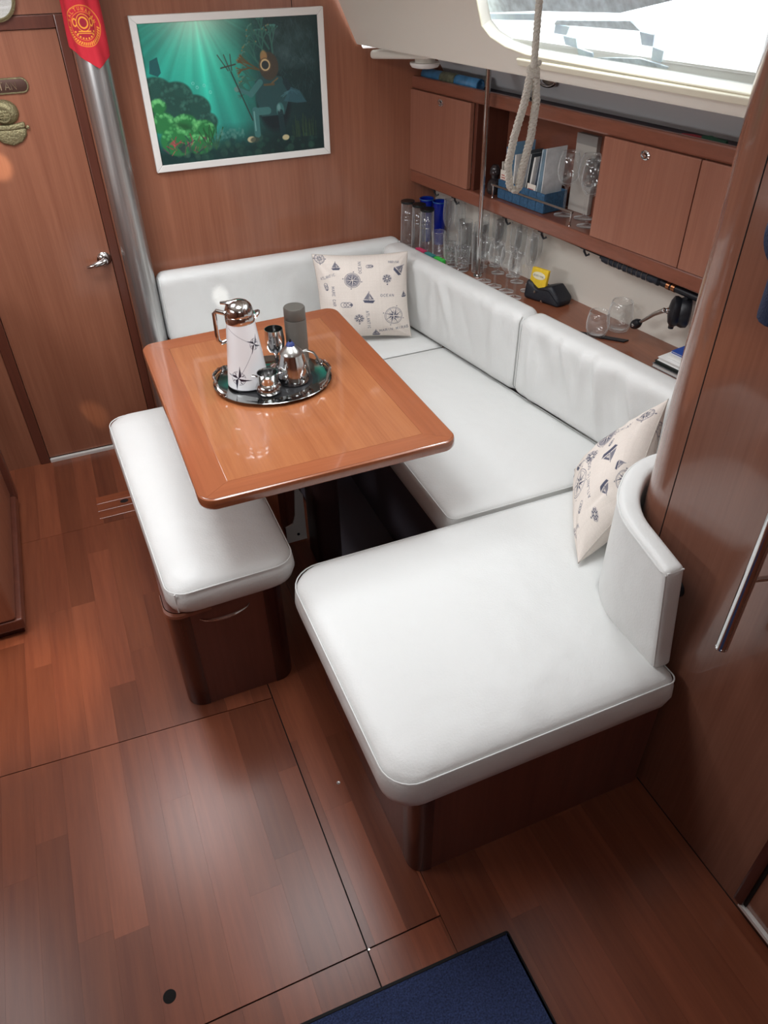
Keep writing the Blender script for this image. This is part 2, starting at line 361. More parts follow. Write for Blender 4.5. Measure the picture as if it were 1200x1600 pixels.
def setprint(o, uv, cv):
    """bake the canvas colours into the mesh's point attribute 'print'"""
    me = o.data; n = len(me.vertices); x = np.clip(uv[:, 0]*(cv.w-1), 0, cv.w-1.001); y = np.clip((1-uv[:, 1])*(cv.h-1), 0, cv.h-1.001)
    xi, yi = x.astype(int), y.astype(int); fx, fy = (x-xi)[:, None], (y-yi)[:, None]; a = cv.a
    c = a[yi, xi]*(1-fx)*(1-fy)+a[yi, xi+1]*fx*(1-fy)+a[yi+1, xi]*(1-fx)*fy+a[yi+1, xi+1]*fx*fy
    c = np.where(c <= .04045, c/12.92, ((c+.055)/1.055)**2.4)
    at = me.color_attributes.new('print', 'FLOAT_COLOR', 'POINT'); at.data.foreach_set('color', np.hstack([c, np.ones((n, 1))]).astype(np.float32).ravel())
def gridobj(name, nu, nv, fn, cv, m, parent=None, thick=0, zr=None):
    """printed sheet; fn(u,v) -> world point arrays (N,3)"""
    u, v = np.meshgrid(np.linspace(0, 1, nu), np.linspace(0, 1, nv)); u, v = u.ravel(), v.ravel(); P = fn(u, v)
    off = np.array(OFF[parent.name]) if parent else np.zeros(3)
    i, j = np.meshgrid(np.arange(nu-1), np.arange(nv-1)); b = (j*nu+i).ravel(); F = np.stack([b, b+1, b+nu+1, b+nu], 1)
    uv = np.stack([u, v], 1)
    if isinstance(P, tuple):   # two sides
        k = len(u); F = np.vstack([F, F[:, ::-1]+k]); V = np.vstack(P); uv = np.vstack([uv, np.stack([1-u, v], 1)])
    else: V = P
    if zr: uv[:, 1] = np.clip((V[:, 2]-zr[0])/(zr[1]-zr[0]), 0, 1)
    me = bpy.data.meshes.new(name); me.from_pydata((V-off).tolist(), [], F.tolist()); me.materials.append(m)
    me.polygons.foreach_set('use_smooth', np.ones(len(me.polygons), bool)); me.update()
    o = bpy.data.objects.new(name, me); C.objects.link(o)
    if parent: o.parent = parent
    OFF[o.name] = OFF[parent.name] if parent else Vector((0, 0, 0)); setprint(o, uv, cv)
    if thick: md = o.modifiers.new('thick', 'SOLIDIFY'); md.thickness = thick; md.offset = -1
    return o

# ================================================================ STRUCTURE
YB = 2.886
# floor: dark sub-floor with individually laid planks, clipped by the lift-out panel seams
fl = struct(obj('floor', *box((-1.0, -.6, -.03), (1.72, YB, -.004)), GAP, None, False))
def s1(x): return 1.359+(.208-x)*.055     # the long cross seam, slightly out of square
S2, S3 = .208, .6356
def planks(x0, x1, ya, yb, segs, seedy):
    x = x0; w = .0743
    k = math.floor((x0+.292)/w)
    while True:
        a = max(x0, -.292+k*w); b = min(x1, -.292+(k+1)*w); k += 1
        if a >= x1-1e-4: break
        if b-a < .004: continue
        r = random.Random(k*13+seedy); A, B = (ya(a)+ya(b))/2, (yb(a)+yb(b))/2
        cuts = []; y = A+r.uniform(.15, segs)
        while y < B-.12: cuts.append(y); y += segs*r.uniform(1.0, 1.5)
        e = [None]+cuts+[None]
        for i in range(len(e)-1):
            y0a, y0b = (ya(a), ya(b)) if e[i] is None else (e[i], e[i]); y1a, y1b = (yb(a), yb(b)) if e[i+1] is None else (e[i+1], e[i+1])
            g = .00008; cx, cy = (a+b)/2, (y0a+y1a)/2
            V = [(a+g, y0a+g, -.004), (b-g, y0b+g, -.004), (b-g, y1b-g, -.004), (a+g, y1a-g, -.004)]
            V += [(p[0], p[1], -.0002) for p in V]; c = Vector((cx, cy, 0))
            F = [(3, 2, 1, 0), (4, 5, 6, 7), (0, 1, 5, 4), (1, 2, 6, 5), (2, 3, 7, 6), (3, 0, 4, 7)]
            o = obj('plank', V, F, FLOORM, fl, False)
cst = lambda c: (lambda x: c)
planks(-1.0, S2-.0015, cst(S3+.0015), lambda x: s1(x)-.0012, .95, 1)
planks(-1.0, S2-.0015, lambda x: s1(x)+.0012, cst(2.376), .6, 2)
planks(-1.0, S2-.0015, cst(2.377), cst(YB), 1.2, 9)
planks(S2+.0015, .383, cst(S3+.0015), cst(YB), .9, 3)
planks(.3842, 1.6, cst(-.6), cst(YB), .8, 4)
planks(-1.0, S2-.0015, cst(-.6), cst(S3-.0015), .8, 5)
planks(S2+.0015, .383, cst(-.6), cst(S3-.0015), .8, 6)
# inspection flap with crosswise veneer
def flapbox(x0, x1, y0, y1): return rings([Vector(p) for p in ((x0, y0), (x1, y0), (x1, y1), (x0, y1))], [(0, -.002), (0, .0003), (.0008, .0008)])
for k in range(3): obj('flap_board', *flapbox(-.155, .03, 2.41+k*.048, 2.456+k*.048), wood('flap_veneer', (150, 80, 50), (124, 62, 38), 'X', 70, .05, .32, .35, rnd=.15), fl, False)
ho = obj('flap_ring_pull', *lathe([(.0, .0008), (.011, .0008), (.012, .0018), (0, .002)], (-.055, 2.486, 0), 20, sx=1.3), BLACK, fl)
obj('finger_hole', *lathe([(.0, -.0002), (.0135, -.0002), (.0135, .0004), (.012, .0006), (0, .0006)], (-.201, .714, 0), 24), mat('hole_black', (6, 4, 4), .9), fl)
obj('floor_screw', *lathe([(.0, 0), (.005, 0), (.0045, .001), (.002, .001), (0, .0004)], (.288, 1.032, 0), 16), STEEL, fl)
obj('floor_screw', *lathe([(.0, 0), (.003, 0), (.0025, .001), (0, .0008)], (.211, .634, 0), 16), STEEL, fl)

# forward bulkhead (with the door opening), frames
DX0, DX1 = -.3, .129
wf = struct(obj('wall_forward', *merge(xf(rings([Vector(p) for p in ((DX1+.03, -.03), (1.72, -.03), (1.72, 1.37), (1.14, 1.385), (.88, 1.9), (DX1+.03, 1.9))], [(0, YB), (0, YB+.03)]), lambda v: Vector((v.x, v.z, v.y))), box((-1.0, YB, -.03), (DX0-.035, YB+.03, 1.9)), box((DX0-.035, YB, 1.5), (DX1+.03, YB+.03, 1.9)), box((DX0-.035, YB, -.03), (DX1+.03, YB+.03, .0))), WALL, None, False))
obj('panel_joint', *box((.886, YB-.0008, 1.5), (.888, YB, 1.87)), GAP, wf, False)
obj('panel_joint', *box((-.6, YB-.0008, 1.5305), (.17, YB, 1.532)), GAP, wf, False)
bvl(struct(obj('trim_1', *box((DX1, YB-.004, 0), (DX1+.032, YB+.02, 1.53)), WALLD, None, False)), .003)
bvl(struct(obj('trim_2', *box((DX0-.037, YB-.006, 0), (DX0, YB+.02, 1.53)), WALLD, None, False)), .003)
bvl(struct(obj('trim_3', *box((DX0, YB-.004, 1.495), (DX1, YB+.02, 1.53)), WALLD, None, False)), .003)
d1 = struct(obj('door_1', *box((DX0+.002, YB+.006, .018), (DX1-.002, YB+.03, 1.493)), WALL, None, False)); OFF['door_1'] = Vector((0, 0, 0))
obj('threshold_strip', *rings([Vector(p) for p in ((DX0+.002, YB-.006), (DX1, YB-.006), (DX1, YB+.005), (DX0+.002, YB+.005))], [(0, 0), (0, .012), (.002, .016)]), mat('satin_strip', (226, 224, 220), .4, .3), d1, False)
hc = Vector((.103, YB+.006, .785))
hd = obj('handle_rose', *lathe([(.0, 0), (.024, 0), (.025, .004), (.02, .009), (.012, .012), (.01, .03), (0, .03)], hc, 24, (0, -1, 0)), CHROME, d1)
obj('door_handle', *tube([hc+Vector((.0, -.026, 0)), hc+Vector((-.012, -.034, -.002)), hc+Vector((-.035, -.036, -.007)), hc+Vector((-.055, -.034, -.011)), hc+Vector((-.066, -.032, -.013))], .007, 12, rs=[.011, .0105, .009, .007, .004]), CHROME, d1)
# aft cabin bulkhead on the right with rounded end
def wallr(z0, z1, off=0, ya=-.6):
    c = Vector((1.15, .885)); P = [Vector((1.0+off, ya))]; n = 18
    P += [c+Vector((math.cos(t), math.sin(t)))*(.15-off) for t in [PI-PI/2*i/n for i in range(n+1)]]
    P += [Vector((1.72, 1.035-off)), Vector((1.72, ya))]
    return rings(P, [(0, z0), (0, z1)])
wr = struct(obj('wall_right', *wallr(-.03, 1.9), WALLR))
obj('panel_joint', *box((.9992, .884, 0), (1.001, .8858, 1.9)), GAP, wr, False)
obj('foot_joint', *box((.9985, -.6, 0), (1.0005, .74, .002)), GAP, wr, False)
d2 = struct(obj('door_2', *box((.993, -.35, .045), (1.001, .372, 1.6)), WALLR, None, False)); OFF['door_2'] = Vector((0, 0, 0))
bvl(obj('door_frame', *box((.982, .378, .04), (1.001, .402, 1.65)), DARKP, d2, False), .006, 3)
obj('door_gap', *box((.990, .372, .045), (1.001, .378, 1.6)), GAP, d2, False)
obj('threshold_strip', *box((.984, -.35, .034), (1.001, .385, .044)), mat('satin_strip', 0), d2, False)
# left and back walls, roof
obj('door_backing', *box((DX0-.03, YB+.031, -.03), (DX1+.03, YB+.04, 1.55)), GAP, wf, False)
struct(obj('wall_left', *box((-1.03, -.6, -.03), (-1.0, YB, 1.9)), WALL, None, False))
struct(obj('wall_back', *box((-1.03, -.63, -.03), (1.72, -.6, 1.9)), WALL, None, False))
struct(obj('ceiling', *box((-1.03, -.63, 1.88), (.95, YB+.03, 1.92)), LINER, None, False))
# coachroof side, sloping inwards, with the long window
def RS(s, z): return H(s, -.216-(z-1.394)*.511, z)
def RSo(s, z, d): return H(s, -.216-(z-1.394)*.511+d*.89, z+d*.455)
inner = [(.755, 1.70), (.757, 1.60), (.745, 1.545), (.74, 1.512), (.765, 1.487), (.82, 1.468), (.9, 1.457), (1.2, 1.453), (1.6, 1.449), (2.0, 1.449), (2.1, 1.5), (2.1, 1.62), (2.05, 1.70), (1.4, 1.70)]
outer = [(-.03, 1.90), (-.03, 1.65), (-.03, 1.55), (-.03, 1.45), (-.03, 1.404), (.4, 1.404), (.8, 1.404), (1.2, 1.404), (1.6, 1.404), (2.6, 1.404), (2.6, 1.5), (2.6, 1.62), (2.6, 1.90), (1.4, 1.90)]
V = [RS(*p) for p in outer]+[RS(*p) for p in inner]; k = len(inner)
F = [(i, (i+1) % k, k+(i+1) % k, k+i) for i in range(k)]
V += [RSo(s, z, .03) for s, z in inner]; F += [(k+i, k+(i+1) % k, 2*k+(i+1) % k, 2*k+i) for i in range(k)]
# lip below
V2 = []; F2 = []
prof = [(-.221, 1.404), (-.218, 1.400), (-.208, 1.398), (-.198, 1.402), (-.195, 1.41), (-.195, 1.48)]
vv, ff = hgrid(prof, -.03, 2.6)
struct(obj('wall_coachroof', *merge((V, F), (vv, ff)), LINER, None))
# window rim and pane
rim_i = [RS(s, z)+HN*-.004 for s, z in inner]
w1 = struct(obj('window_1', *tube(rim_i, .003, 8, True), mat('window_rim', (224, 220, 200), .5), None)); OFF['window_1'] = Vector((0, 0, 0))
pv = [RSo(s, z, .026) for s, z in inner]+[RSo(s, z, .030) for s, z in inner]
pf = [tuple(range(k)), tuple(range(2*k-1, k-1, -1))]+[(i, (i+1) % k, k+(i+1) % k, k+i) for i in range(k)]
obj('window_pane', pv, pf, mat('window_glass', (245, 250, 252), .0, trans=1, ior=1.02), w1, False)
bvl(obj('window_ledge', *merge(*[xf(box((.86, 0, 1.432), (2.2, .012, 1.449)), lambda v: RSo(v.x, v.z, -.012+v.y))]), mat('window_rim', 0), w1, False), .003)
# hull side behind the shelf and above the cabinets
struct(obj('wall_hull', *merge(hgrid([(.30, -.02), (.13, .3), (.10, .67), (.105, .75), (.115, .93), (.16, .93)], -.35, 2.3)), HULL))
struct(obj('wall_hull_upper', *merge(hgrid([(.17, .93), (.17, 1.25), (.145, 1.262), (.125, 1.30), (.06, 1.40), (.0, 1.455), (-.196, 1.475)], -.35, 2.3)), mat('upper_hull_liner', (240, 240, 242), .5)))
o = struct(obj('trim_4', *xf(softbox(.34, .11, .028, .012, lambda p: H(-.02+p.x, -.175+p.y*(1-p.x*1.2)+p.x*.05, 1.352+p.z+p.x*.09), 16, 6, 6), lambda v: v), LINER))

# ================================================================ OVERHEAD CABINET
cab = thing('overhead_cabinet', 'mahogany overhead cabinet with open bay and push-lock doors along the hull side', 'cabinet', H(.7, .07, .915))
def hobj(name, *a, m=CABW, parent=cab, w=.0015, smooth=False): return bvl(obj(name, *hbox(*a), m, parent, smooth), w)
hobj('bottom_rail', -.02, 1.75, 0, .16, .915, .962, m=CABH, w=.006)
hobj('top_rail', -.02, 1.75, 0, .02, 1.247, 1.289, m=CABH, w=.006)
hobj('top_shelf', -.02, 1.75, .02, .15, 1.250, 1.268, m=mat('navy_shelf_lining', (46, 36, 46), .6))
hobj('back_panel', .384, .99, .155, .165, .962, 1.25, m=CABH)
hobj('divider', .367, .384, .012, .165, .962, 1.25, m=WALLD)
hobj('divider', .990, 1.004, .012, .165, .962, 1.25, m=WALLD)
for a, b, n_ in ((-.012, .366, .15), (.989, 1.327, 1.147), (1.330, 1.75, None)):
    d = hobj('door', a, b, -.006, .012, .964, 1.246)
    if n_:
        n_ = .192 if a < .3 else 1.147; c = H(n_, -.006, 1.224)
        obj('push_lock', *lathe([(0, 0), (.0165, 0), (.0165, .003), (.0125, .0045), (.011, .001), (.008, .001), (.0075, .008), (0, .009)], c, 22, -HN, sx=.72), CHROME, d)
# fiddle rail across the open bay
fr = thing('fiddle_rail', 'thin steel fiddle rail across the open cabinet bay', 'rail', H(.485, .016, .962))
obj('rail', *tube([H(.483, .016, 1.004), H(.886, .016, 1.004)], .0035, 10), STEEL, fr)
for s in (.49, .880):
    obj('post', *lathe([(0, 0), (.005, 0), (.0035, .006), (.003, .040), (.0042, .044), (0, .045)], H(s, .016, .962), 12), CHROME, fr)
# post from shelf to headliner
po = thing('support_pole', 'slim polished steel pole standing from the glass shelf to the headliner', 'pole', H(.498, -.035, .69))
obj('tube', *tube([H(.498, -.035, .694), H(.485, -.035, 1.385)], .0088, 16), CHROME, po)
obj('base_flange', *lathe([(0, 0), (.018, 0), (.017, .004), (.01, .006), (0, .006)], H(.498, -.035, .69), 20), CHROME, po)
# clips under the cabinet
for i, (s, lb) in enumerate(((.132, 'black plastic hook under the cabinet nearest the forward bulkhead'), (.266, 'black plastic hook under the cabinet, second from the bulkhead'), (.567, 'black plastic hook under the cabinet just aft of the steel pole'), (.754, 'black plastic hook under the cabinet above the champagne flutes'), (.955, 'largest black hook under the cabinet, right beside the fishing rod'))):
    t = thing('rod_hook', lb, 'hook', H(s, .03, .915), 'rod hooks under the overhead cabinet')
    bvl(obj('base', *hbox(s-.01, s+.012, .01, .05, .909, .915), BLACK, t, False), .001)
    obj('hook', *tube([H(s, .02, .912), H(s-.002, .022, .90), H(s+.006, .026, .887), H(s+.013, .032, .893)], .004, 8), BLACK, t)

# shelf behind the settee back
struct(bvl(obj('trim_5', *hbox(-.03, 2.0, -.10, .115, .672, .69), SHELFM, None, False), .002))

# ================================================================ SETTEE
def base(name, label, P, R, z1, m, posts=(), cat='plinth'):
    P = dense(rpoly([Vector(p) for p in P], R)); loc = (sum(p.x for p in P)/len(P), sum(p.y for p in P)/len(P), 0)
    t = thing(name, label, cat, loc); obj('panel', *rings(P, [(0, .0), (0, z1)]), m, t)
    return t
cb = base('chaise_plinth', 'reddish mahogany plinth under the white chaise cushion in the foreground', [(.365, .74), (.985, .735), (.985, 1.36), (.365, 1.36)], [.035, 0, 0, .02], .332, BASEW)
Pp = [Vector((.365+.034*(1-math.cos(t)), .74+.034*(1-math.sin(t)))) for t in [PI/2*i/8 for i in range(9)]]
obj('corner_post', *merge(rings([Vector((.3635, .795)), Vector((.3635, .775))]+[Vector((.3985-.035*math.cos(t), .7735-.035*math.sin(t))) for t in [PI/2*i/8 for i in range(9)]]+[Vector((.41, .7375)), Vector((.41, .76)), Vector((.38, .795))], [(0, .001), (0, .331)])), DARKP, cb)
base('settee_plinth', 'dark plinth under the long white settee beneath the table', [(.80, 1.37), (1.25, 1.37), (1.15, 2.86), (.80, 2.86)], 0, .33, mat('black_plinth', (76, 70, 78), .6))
bvl(obj('added_dark_sheet', *box((.585, 1.39, -.001), (.80, 2.40, .008)), mat('black_plinth', 0), fl, False), .003)  # dark sheet added over the planks to darken the floor under the table
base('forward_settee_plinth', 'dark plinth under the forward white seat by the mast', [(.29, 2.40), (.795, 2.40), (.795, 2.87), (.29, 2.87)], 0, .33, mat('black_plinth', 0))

seat('chaise_cushion', 'large white leather chaise seat cushion in the foreground corner', [Vector(p) for p in [(.298, .706), (.985, .706), (.985, .9), (1.0, 1.0), (1.06, 1.05), (1.17, 1.06), (1.345, 1.06), (1.31, 1.383), (.298, 1.388)]], [.07, .025, .02, .05, .06, .02, .01, .01, .085], .332, .432, .457)
seat('settee_cushion', 'long white leather seat cushion on the settee below the hull backrests', [Vector(p) for p in [(.773, 1.395), (H(1.47, -.18).x, 1.395), (H(.52, -.18).x, 2.367), (.773, 2.367)]], [.03, .008, .008, .01], .33, .435, .452)
seat('forward_seat_cushion', 'white leather seat cushion against the forward bulkhead behind the table', [Vector(p) for p in [(.265, 2.372), (H(.52, -.18).x, 2.372), (H(.1, -.18).x, 2.80), (.265, 2.80)]], [.05, .008, .008, .01], .33, .435, .452)
# backrests
def wrk(seed, L, amp=.004, k=26):
    r = np.random.RandomState(seed); c = r.uniform(.04, L-.04, k); a = r.uniform(-.6, 1, k)*amp; w = r.uniform(.012, .03, k); z0 = r.uniform(.12, .26, k); hw = r.uniform(.05, .14, k); sl = r.uniform(-.05, .55, k)
    def f(p):
        if p.y < .05:
            d = 0.
            for i in range(k): d += a[i]*math.exp(-((p.x-c[i]-sl[i]*(z0[i]-p.z))/w[i])**2-((p.z-z0[i])/hw[i])**2)
            p = Vector((p.x, p.y-d*min(1, 1-p.y/.05), p.z))
        return p
    return f
def backrest(name, label, L, T, Hh, f, seed, amp=.004):
    t = thing(name, label, 'backrest', f(Vector((L/2, T/2, 0))))
    obj('cushion_cover', *softbox(L, T, Hh, .036, f, 90, 8, 26, wrk(seed, L, amp)), LEATHER, t, sharp=False)
    e = .0015
    for u in (.010, L-.010):
        obj('piping', *tube([f(Vector((u, -.0005+(.02 if w < .02 or w > Hh-.02 else .008), w))) for w in np.linspace(.012, Hh-.012, 14)], .0022, 6), PIPE, t)
    return t
def hb(s0, z0):   # front face toward the seat
    return lambda p: H(s0+p.x, -.205+p.y, z0+p.z)
backrest('hull_back_cushion', 'white leather backrest cushion along the hull, forward one behind the table', .847, .102, .289, hb(.083, .441), 3, .008)
backrest('hull_back_cushion', 'white leather backrest cushion along the hull, aft one with deep wrinkles', .73, .102, .287, hb(.922, .441), 8, .016)
backrest('forward_back_cushion', 'white leather backrest cushion against the forward bulkhead below the painting', 1.0, .085, .277, lambda p: Vector((.262+p.x, 2.797+p.y, .446+p.z)), 5, .003)
# curved backrest of the chaise, leaning off the rounded bulkhead end
def cbk(p):
    cx, cy = 1.15, .885; q = (.0525-p.y)  # p.y 0 = face to the sitter
    t = p.x
    L1 = .135
    if t < L1: b = Vector((1.15-.181, .75+t, 0)); nrm = Vector((-1, 0, 0))
    else:
        a = min((t-L1)/.181, PI/2); b = Vector((cx-.181*math.cos(a), cy+.181*math.sin(a), 0)); nrm = Vector((-math.cos(a), math.sin(a), 0))
        ex = t-L1-.181*PI/2
        if ex > 0: b.x += ex
    b += nrm*(q-.0262); h = p.z/.31; lean = max(0, 1-t/.28)
    return b+Vector((-.052*h*lean, -.004*lean, .440+p.z*(1-.0*lean)))
bt = thing('curved_back_cushion', 'curved white leather backrest cushion wrapped round the bulkhead end on the chaise', 'backrest', (.98, .85, .44))
obj('cushion_cover', *softbox(.62, .048, .312, .014, cbk, 70, 6, 24), LEATHER, bt, sharp=False)
Lc = [Vector((u, -.0008 if .012 < u else .004, .302)) for u in np.linspace(.008, .60, 50)]
obj('piping', *tube([cbk(Vector((.006, .003, w))) for w in np.linspace(.012, .30, 14)]+[cbk(p) for p in Lc], .0022, 6), PIPE, bt)
obj('piping', *tube([cbk(Vector((.0035, .005+w, .305))) for w in np.linspace(0, .04, 6)], .0018, 6), PIPE, bt)

# ================================================================ BENCH
P = [(-.012, 1.413), (.292, 1.413), (.292, 2.26), (-.012, 2.26)]
bb = base('bench_plinth', 'mahogany drawer plinth under the freestanding white bench', P, [.045, .045, .02, .02], .372, BASEW)
for x0, sx in ((-.012, 1), (.292, -1)):
    A = [Vector((x0+sx*(.045-.047*math.cos(t)), 1.458-.047*math.sin(t))) for t in [PI/2*i/8 for i in range(9)]]
    obj('corner_post', *rings([Vector((x0-sx*.002, 1.50)), Vector((x0-sx*.002, 1.47))]+A+[Vector((x0+sx*.055, 1.411)), Vector((x0+sx*.055, 1.44)), Vector((x0+sx*.02, 1.50))], [(0, .001), (0, .371)]), DARKP, bb)
obj('drawer_handle', *tube([(.066+.13*t, 1.409-.020*math.sin(PI*t)**.6, .336+.004*t) for t in np.linspace(0, 1, 14)], .0035, 8, rs=[.002+.003*math.sin(PI*t) for t in np.linspace(0, 1, 14)]), CHROME, bb)
obj('front_lip', *rings(dense(rpoly([Vector(p) for p in [(-.016, 1.40), (.1, 1.405), (.1, 1.5), (-.016, 1.5)]], [.04, 0, 0, 0])), [(0, .362), (0, .371)]), CABH, bb)
seat('bench_cushion', 'white leather bench cushion partly under the left edge of the table', [Vector(p) for p in [(.0, 1.385), (.335, 1.392), (.335, 2.325), (-.036, 2.325)]], [.055, .06, .05, .06], .372, .452, .480, corner_seam=(.01, 1.39))

# ================================================================ TABLE
tx = [(.1245, 1.398), (.7925, 1.398), (.789, 2.327), (.1255, 2.297)]
tb = thing('saloon_table', 'glossy light mahogany saloon table with darker veneer border', 'table', (.46, 1.86, 0))
OUT = rpoly([Vector(p) for p in tx], .042, 8)
obj('tabletop', *rings(dense(OUT), [(.012, .668), (.003, .671), (0, .677), (0, .690), (.002, .6965), (.006, .6992)]), TABF, tb)
IN = [Vector((.1245+.078, 1.398+.062)), Vector((.7925-.078, 1.398+.062)), Vector((.789-.078, 2.327-.072)), Vector((.1255+.078, 2.297-.070))]
In = inset(OUT, .0062)
for i in range(4):   # mitred border boards
    a = i*9+4; b = ((i+1) % 4)*9+4
    seg = [In[j % 36] for j in range(a, b+1 if b > a else b+37)]
    Q = seg+[IN[(i+1) % 4], IN[i]]
    obj('border_board', *rings(inset(Q, .0002), [(0, .6985), (0, .7)]), TABFX if i in (0, 2) else TABF, tb, False)
obj('centre_panel', *rings(inset(IN, .0004), [(0, .6985), (0, .7)]), TABC, tb, False)
# pedestal
obj('pedestal_column', *rings(dense(rpoly([Vector(p) for p in [(.515, 1.82), (.60, 1.82), (.60, 1.95), (.515, 1.95)]], .02)), [(0, .0), (0, .668)]), mat('pedestal_dark', (52, 34, 34), .4), tb)
obj('pedestal_column', *rings(dense(rpoly([Vector(p) for p in [(.46, 2.0), (.52, 2.0), (.52, 2.12), (.46, 2.12)]], .012)), [(0, .0), (0, .668)]), BASEW, tb)
br = [(.448, 0, .004), (.52, 0, .004), (.52, 0, .20), (.495, 0, .25), (.485, 0, .12), (.475, 0, .085), (.448, 0, .075)]
V = [(x, 1.985, z) for x, _, z in br]+[(x, 1.991, z) for x, _, z in br]; nb = len(br)
obj('floor_bracket', V, [tuple(range(nb))[::-1], tuple(range(nb, 2*nb))]+[(i, (i+1) % nb, nb+(i+1) % nb, nb+i) for i in range(nb)], WHITEP, tb, False)
obj('bracket_bolt', *lathe([(0, 0), (.005, 0), (.005, .003), (0, .004)], (.49, 1.985, .035), 12, (0, -1, 0)), BLACK, tb)
False and obj('bracket_foot', *box((.448, 1.94, .0), (.512, 1.985, .004)), WHITEP, tb, False)

# ================================================================ TRAY AND COFFEE THINGS
TC = Vector((.441, 1.888, .7)); ta = -.26
def T2(v): c, s_ = math.cos(ta), math.sin(ta); return Vector((TC.x+v.x*c-v.y*s_, TC.y+v.x*s_+v.y*c, TC.z+v.z))
tr = thing('serving_tray', 'oval polished steel tray with ornate handles on the table', 'tray', TC)
pr = [(0, .0005), (.12, .0005), (.132, .001), (.150, .006), (.168, .010), (.1695, .0115), (.168, .0125), (.150, .0085), (.133, .0035), (.12, .003), (0, .003)]
obj('tray_dish', *xf(lathe(pr, n=64, sx=1, sy=.87), T2), mat('tray_steel', (170, 172, 170), .1, 1), tr)
obj('tray_mat', *xf(lathe([(0, .003), (.115, .003), (.115, .0034), (0, .0034)], n=64, sx=1, sy=.85), T2), mat('tray_dark_reflection', (66, 66, 68), .28, .6), tr)  # dark disc painted in for the dark reflection inside the polished tray
for sg in (-1, 1):
    hp_ = []
    for a in np.linspace(-.62, .62, 15):
        rr = .166-.004*abs(math.sin(a*7)); hp_.append(T2(Vector((sg*(rr*math.cos(a)), rr*.92*math.sin(a), .013+.020*max(0, math.cos(a*2.4))))))
    hn = obj('handle', *tube(hp_, .0042, 8, rs=[.003+.0028*abs(math.sin(i*1.3)) for i in range(15)]), CHROME, tr)
    for a in (-.62, -.5, .5, .62):
        obj('scroll', *lathe([(0, -.006), (.004, -.005), (.006, 0), (.004, .005), (0, .006)], T2(Vector((sg*.164*math.cos(a), .145*math.sin(a), .015))), 10), CHROME, hn)
Z = .7036
# vacuum jug
jc = Vector((.374, 1.905, Z))
jg = thing('vacuum_jug', 'tall white vacuum jug with dark compass stars and chrome lid', 'jug', jc)
cvj = Canvas(700, 410, (226, 226, 228)); NV = (24, 24, 44)
def js(x, y, r, rot):
    cvj.ring(x, y, r*.62, 2, NV); cvj.ring(x, y, r*.52, 1, NV)
    cvj.star(x, y, r*.72, NV, (226, 226, 228), 4, rot+PI/4, .3); cvj.star(x, y, r*1.12, NV, (226, 226, 228), 4, rot, .3)
    for i in range(4):
        a = rot+i*PI/2; cvj.line(x, y, x+r*1.12*math.cos(a), y+r*1.12*math.sin(a), 1.6, NV)
        b = a-PI/4*0+PI/4
js(286, 330, 70, .18); js(420, 125, 56, .5)
cvj.line(230, 20, 420, 125, 1.3, NV); cvj.line(286, 335, 420, 125, 1.3, NV); cvj.line(0, 300, 150, 330, 1.2, NV)
js(80, 200, 60, .9); js(600, 250, 70, .3)
def jr(h): return .0475-.0135*h-.001*math.sin(h*PI)
def jf(u, v):
    th = -PI*.5+(u-.45)*2*PI-.45; r = .0585-.0195*v; return np.stack([jc.x+r*np.cos(th), jc.y+r*np.sin(th), jc.z+.006+v*.183], 1)
obj('base_ring', *lathe([(0, 0), (.056, 0), (.0583, .003), (.0583, .007), (0, .007)], jc, 40), BLACK, jg)
gridobj('body', 360, 160, jf, cvj, printed('jug_print', .25, coat=.4), jg)
obj('lid', *lathe([(.0, .1885), (.0392, .1885), (.0402, .191), (.0402, .206), (.0388, .209), (.0394, .211), (.038, .223), (.0335, .234), (.025, .242), (.013, .247), (0, .248)], jc, 36), CHROME, jg)
obj('spout', *xf(lathe([(0, -.002), (.014, 0), (.016, .008), (.012, .014), (0, .014)], n=16), lambda v: jc+Vector((.040+v.x*1.0*(1 if v.x > 0 else .8), -.008+v.y*(1-max(0, v.x)*35), .198+v.z*.8+max(0, v.x)*.45))), CHROME, jg)
obj('thumb_lever', *tube([jc+Vector((-.002, .0, .246)), jc+Vector((-.024, .004, .242)), jc+Vector((-.046, .008, .244))], .005, 8, rs=[.004, .007, .004]), CHROME, jg)
hv = Vector((-1, .12, 0)).normalized()
obj('handle', *tube([jc+hv*.036+Vector((0, 0, .214)), jc+hv*.060+Vector((0, 0, .224)), jc+hv*.066+Vector((0, 0, .218)), jc+hv*.067+Vector((0, 0, .16)), jc+hv*.0665+Vector((0, 0, .142)), jc+hv*.058+Vector((0, 0, .132)), jc+hv*.044+Vector((0, 0, .136))], .0062, 10), CHROME, jg)
# creamer
cc = Vector((.412, 1.826, Z))
cr = thing('sugar_pot', 'small chrome lidless pot with side lugs in front of the jug', 'pot', cc)
obj('body', *lathe([(0, 0), (.028, 0), (.031, .003), (.0355, .010), (.0365, .018), (.033, .027), (.028, .032), (.0285, .036), (.0275, .040), (.0285, .060), (.0295, .063), (.0275, .063), (.0262, .058), (.026, .03), (0, .03)], cc, 36), CHROME, cr)
for sg in (-1, 1): obj('lug', *tube([cc+Vector((sg*.027, -sg*.006, .052)), cc+Vector((sg*.034, -sg*.008, .056)), cc+Vector((sg*.041, -sg*.010, .057))], .003, 8), CHROME, cr)
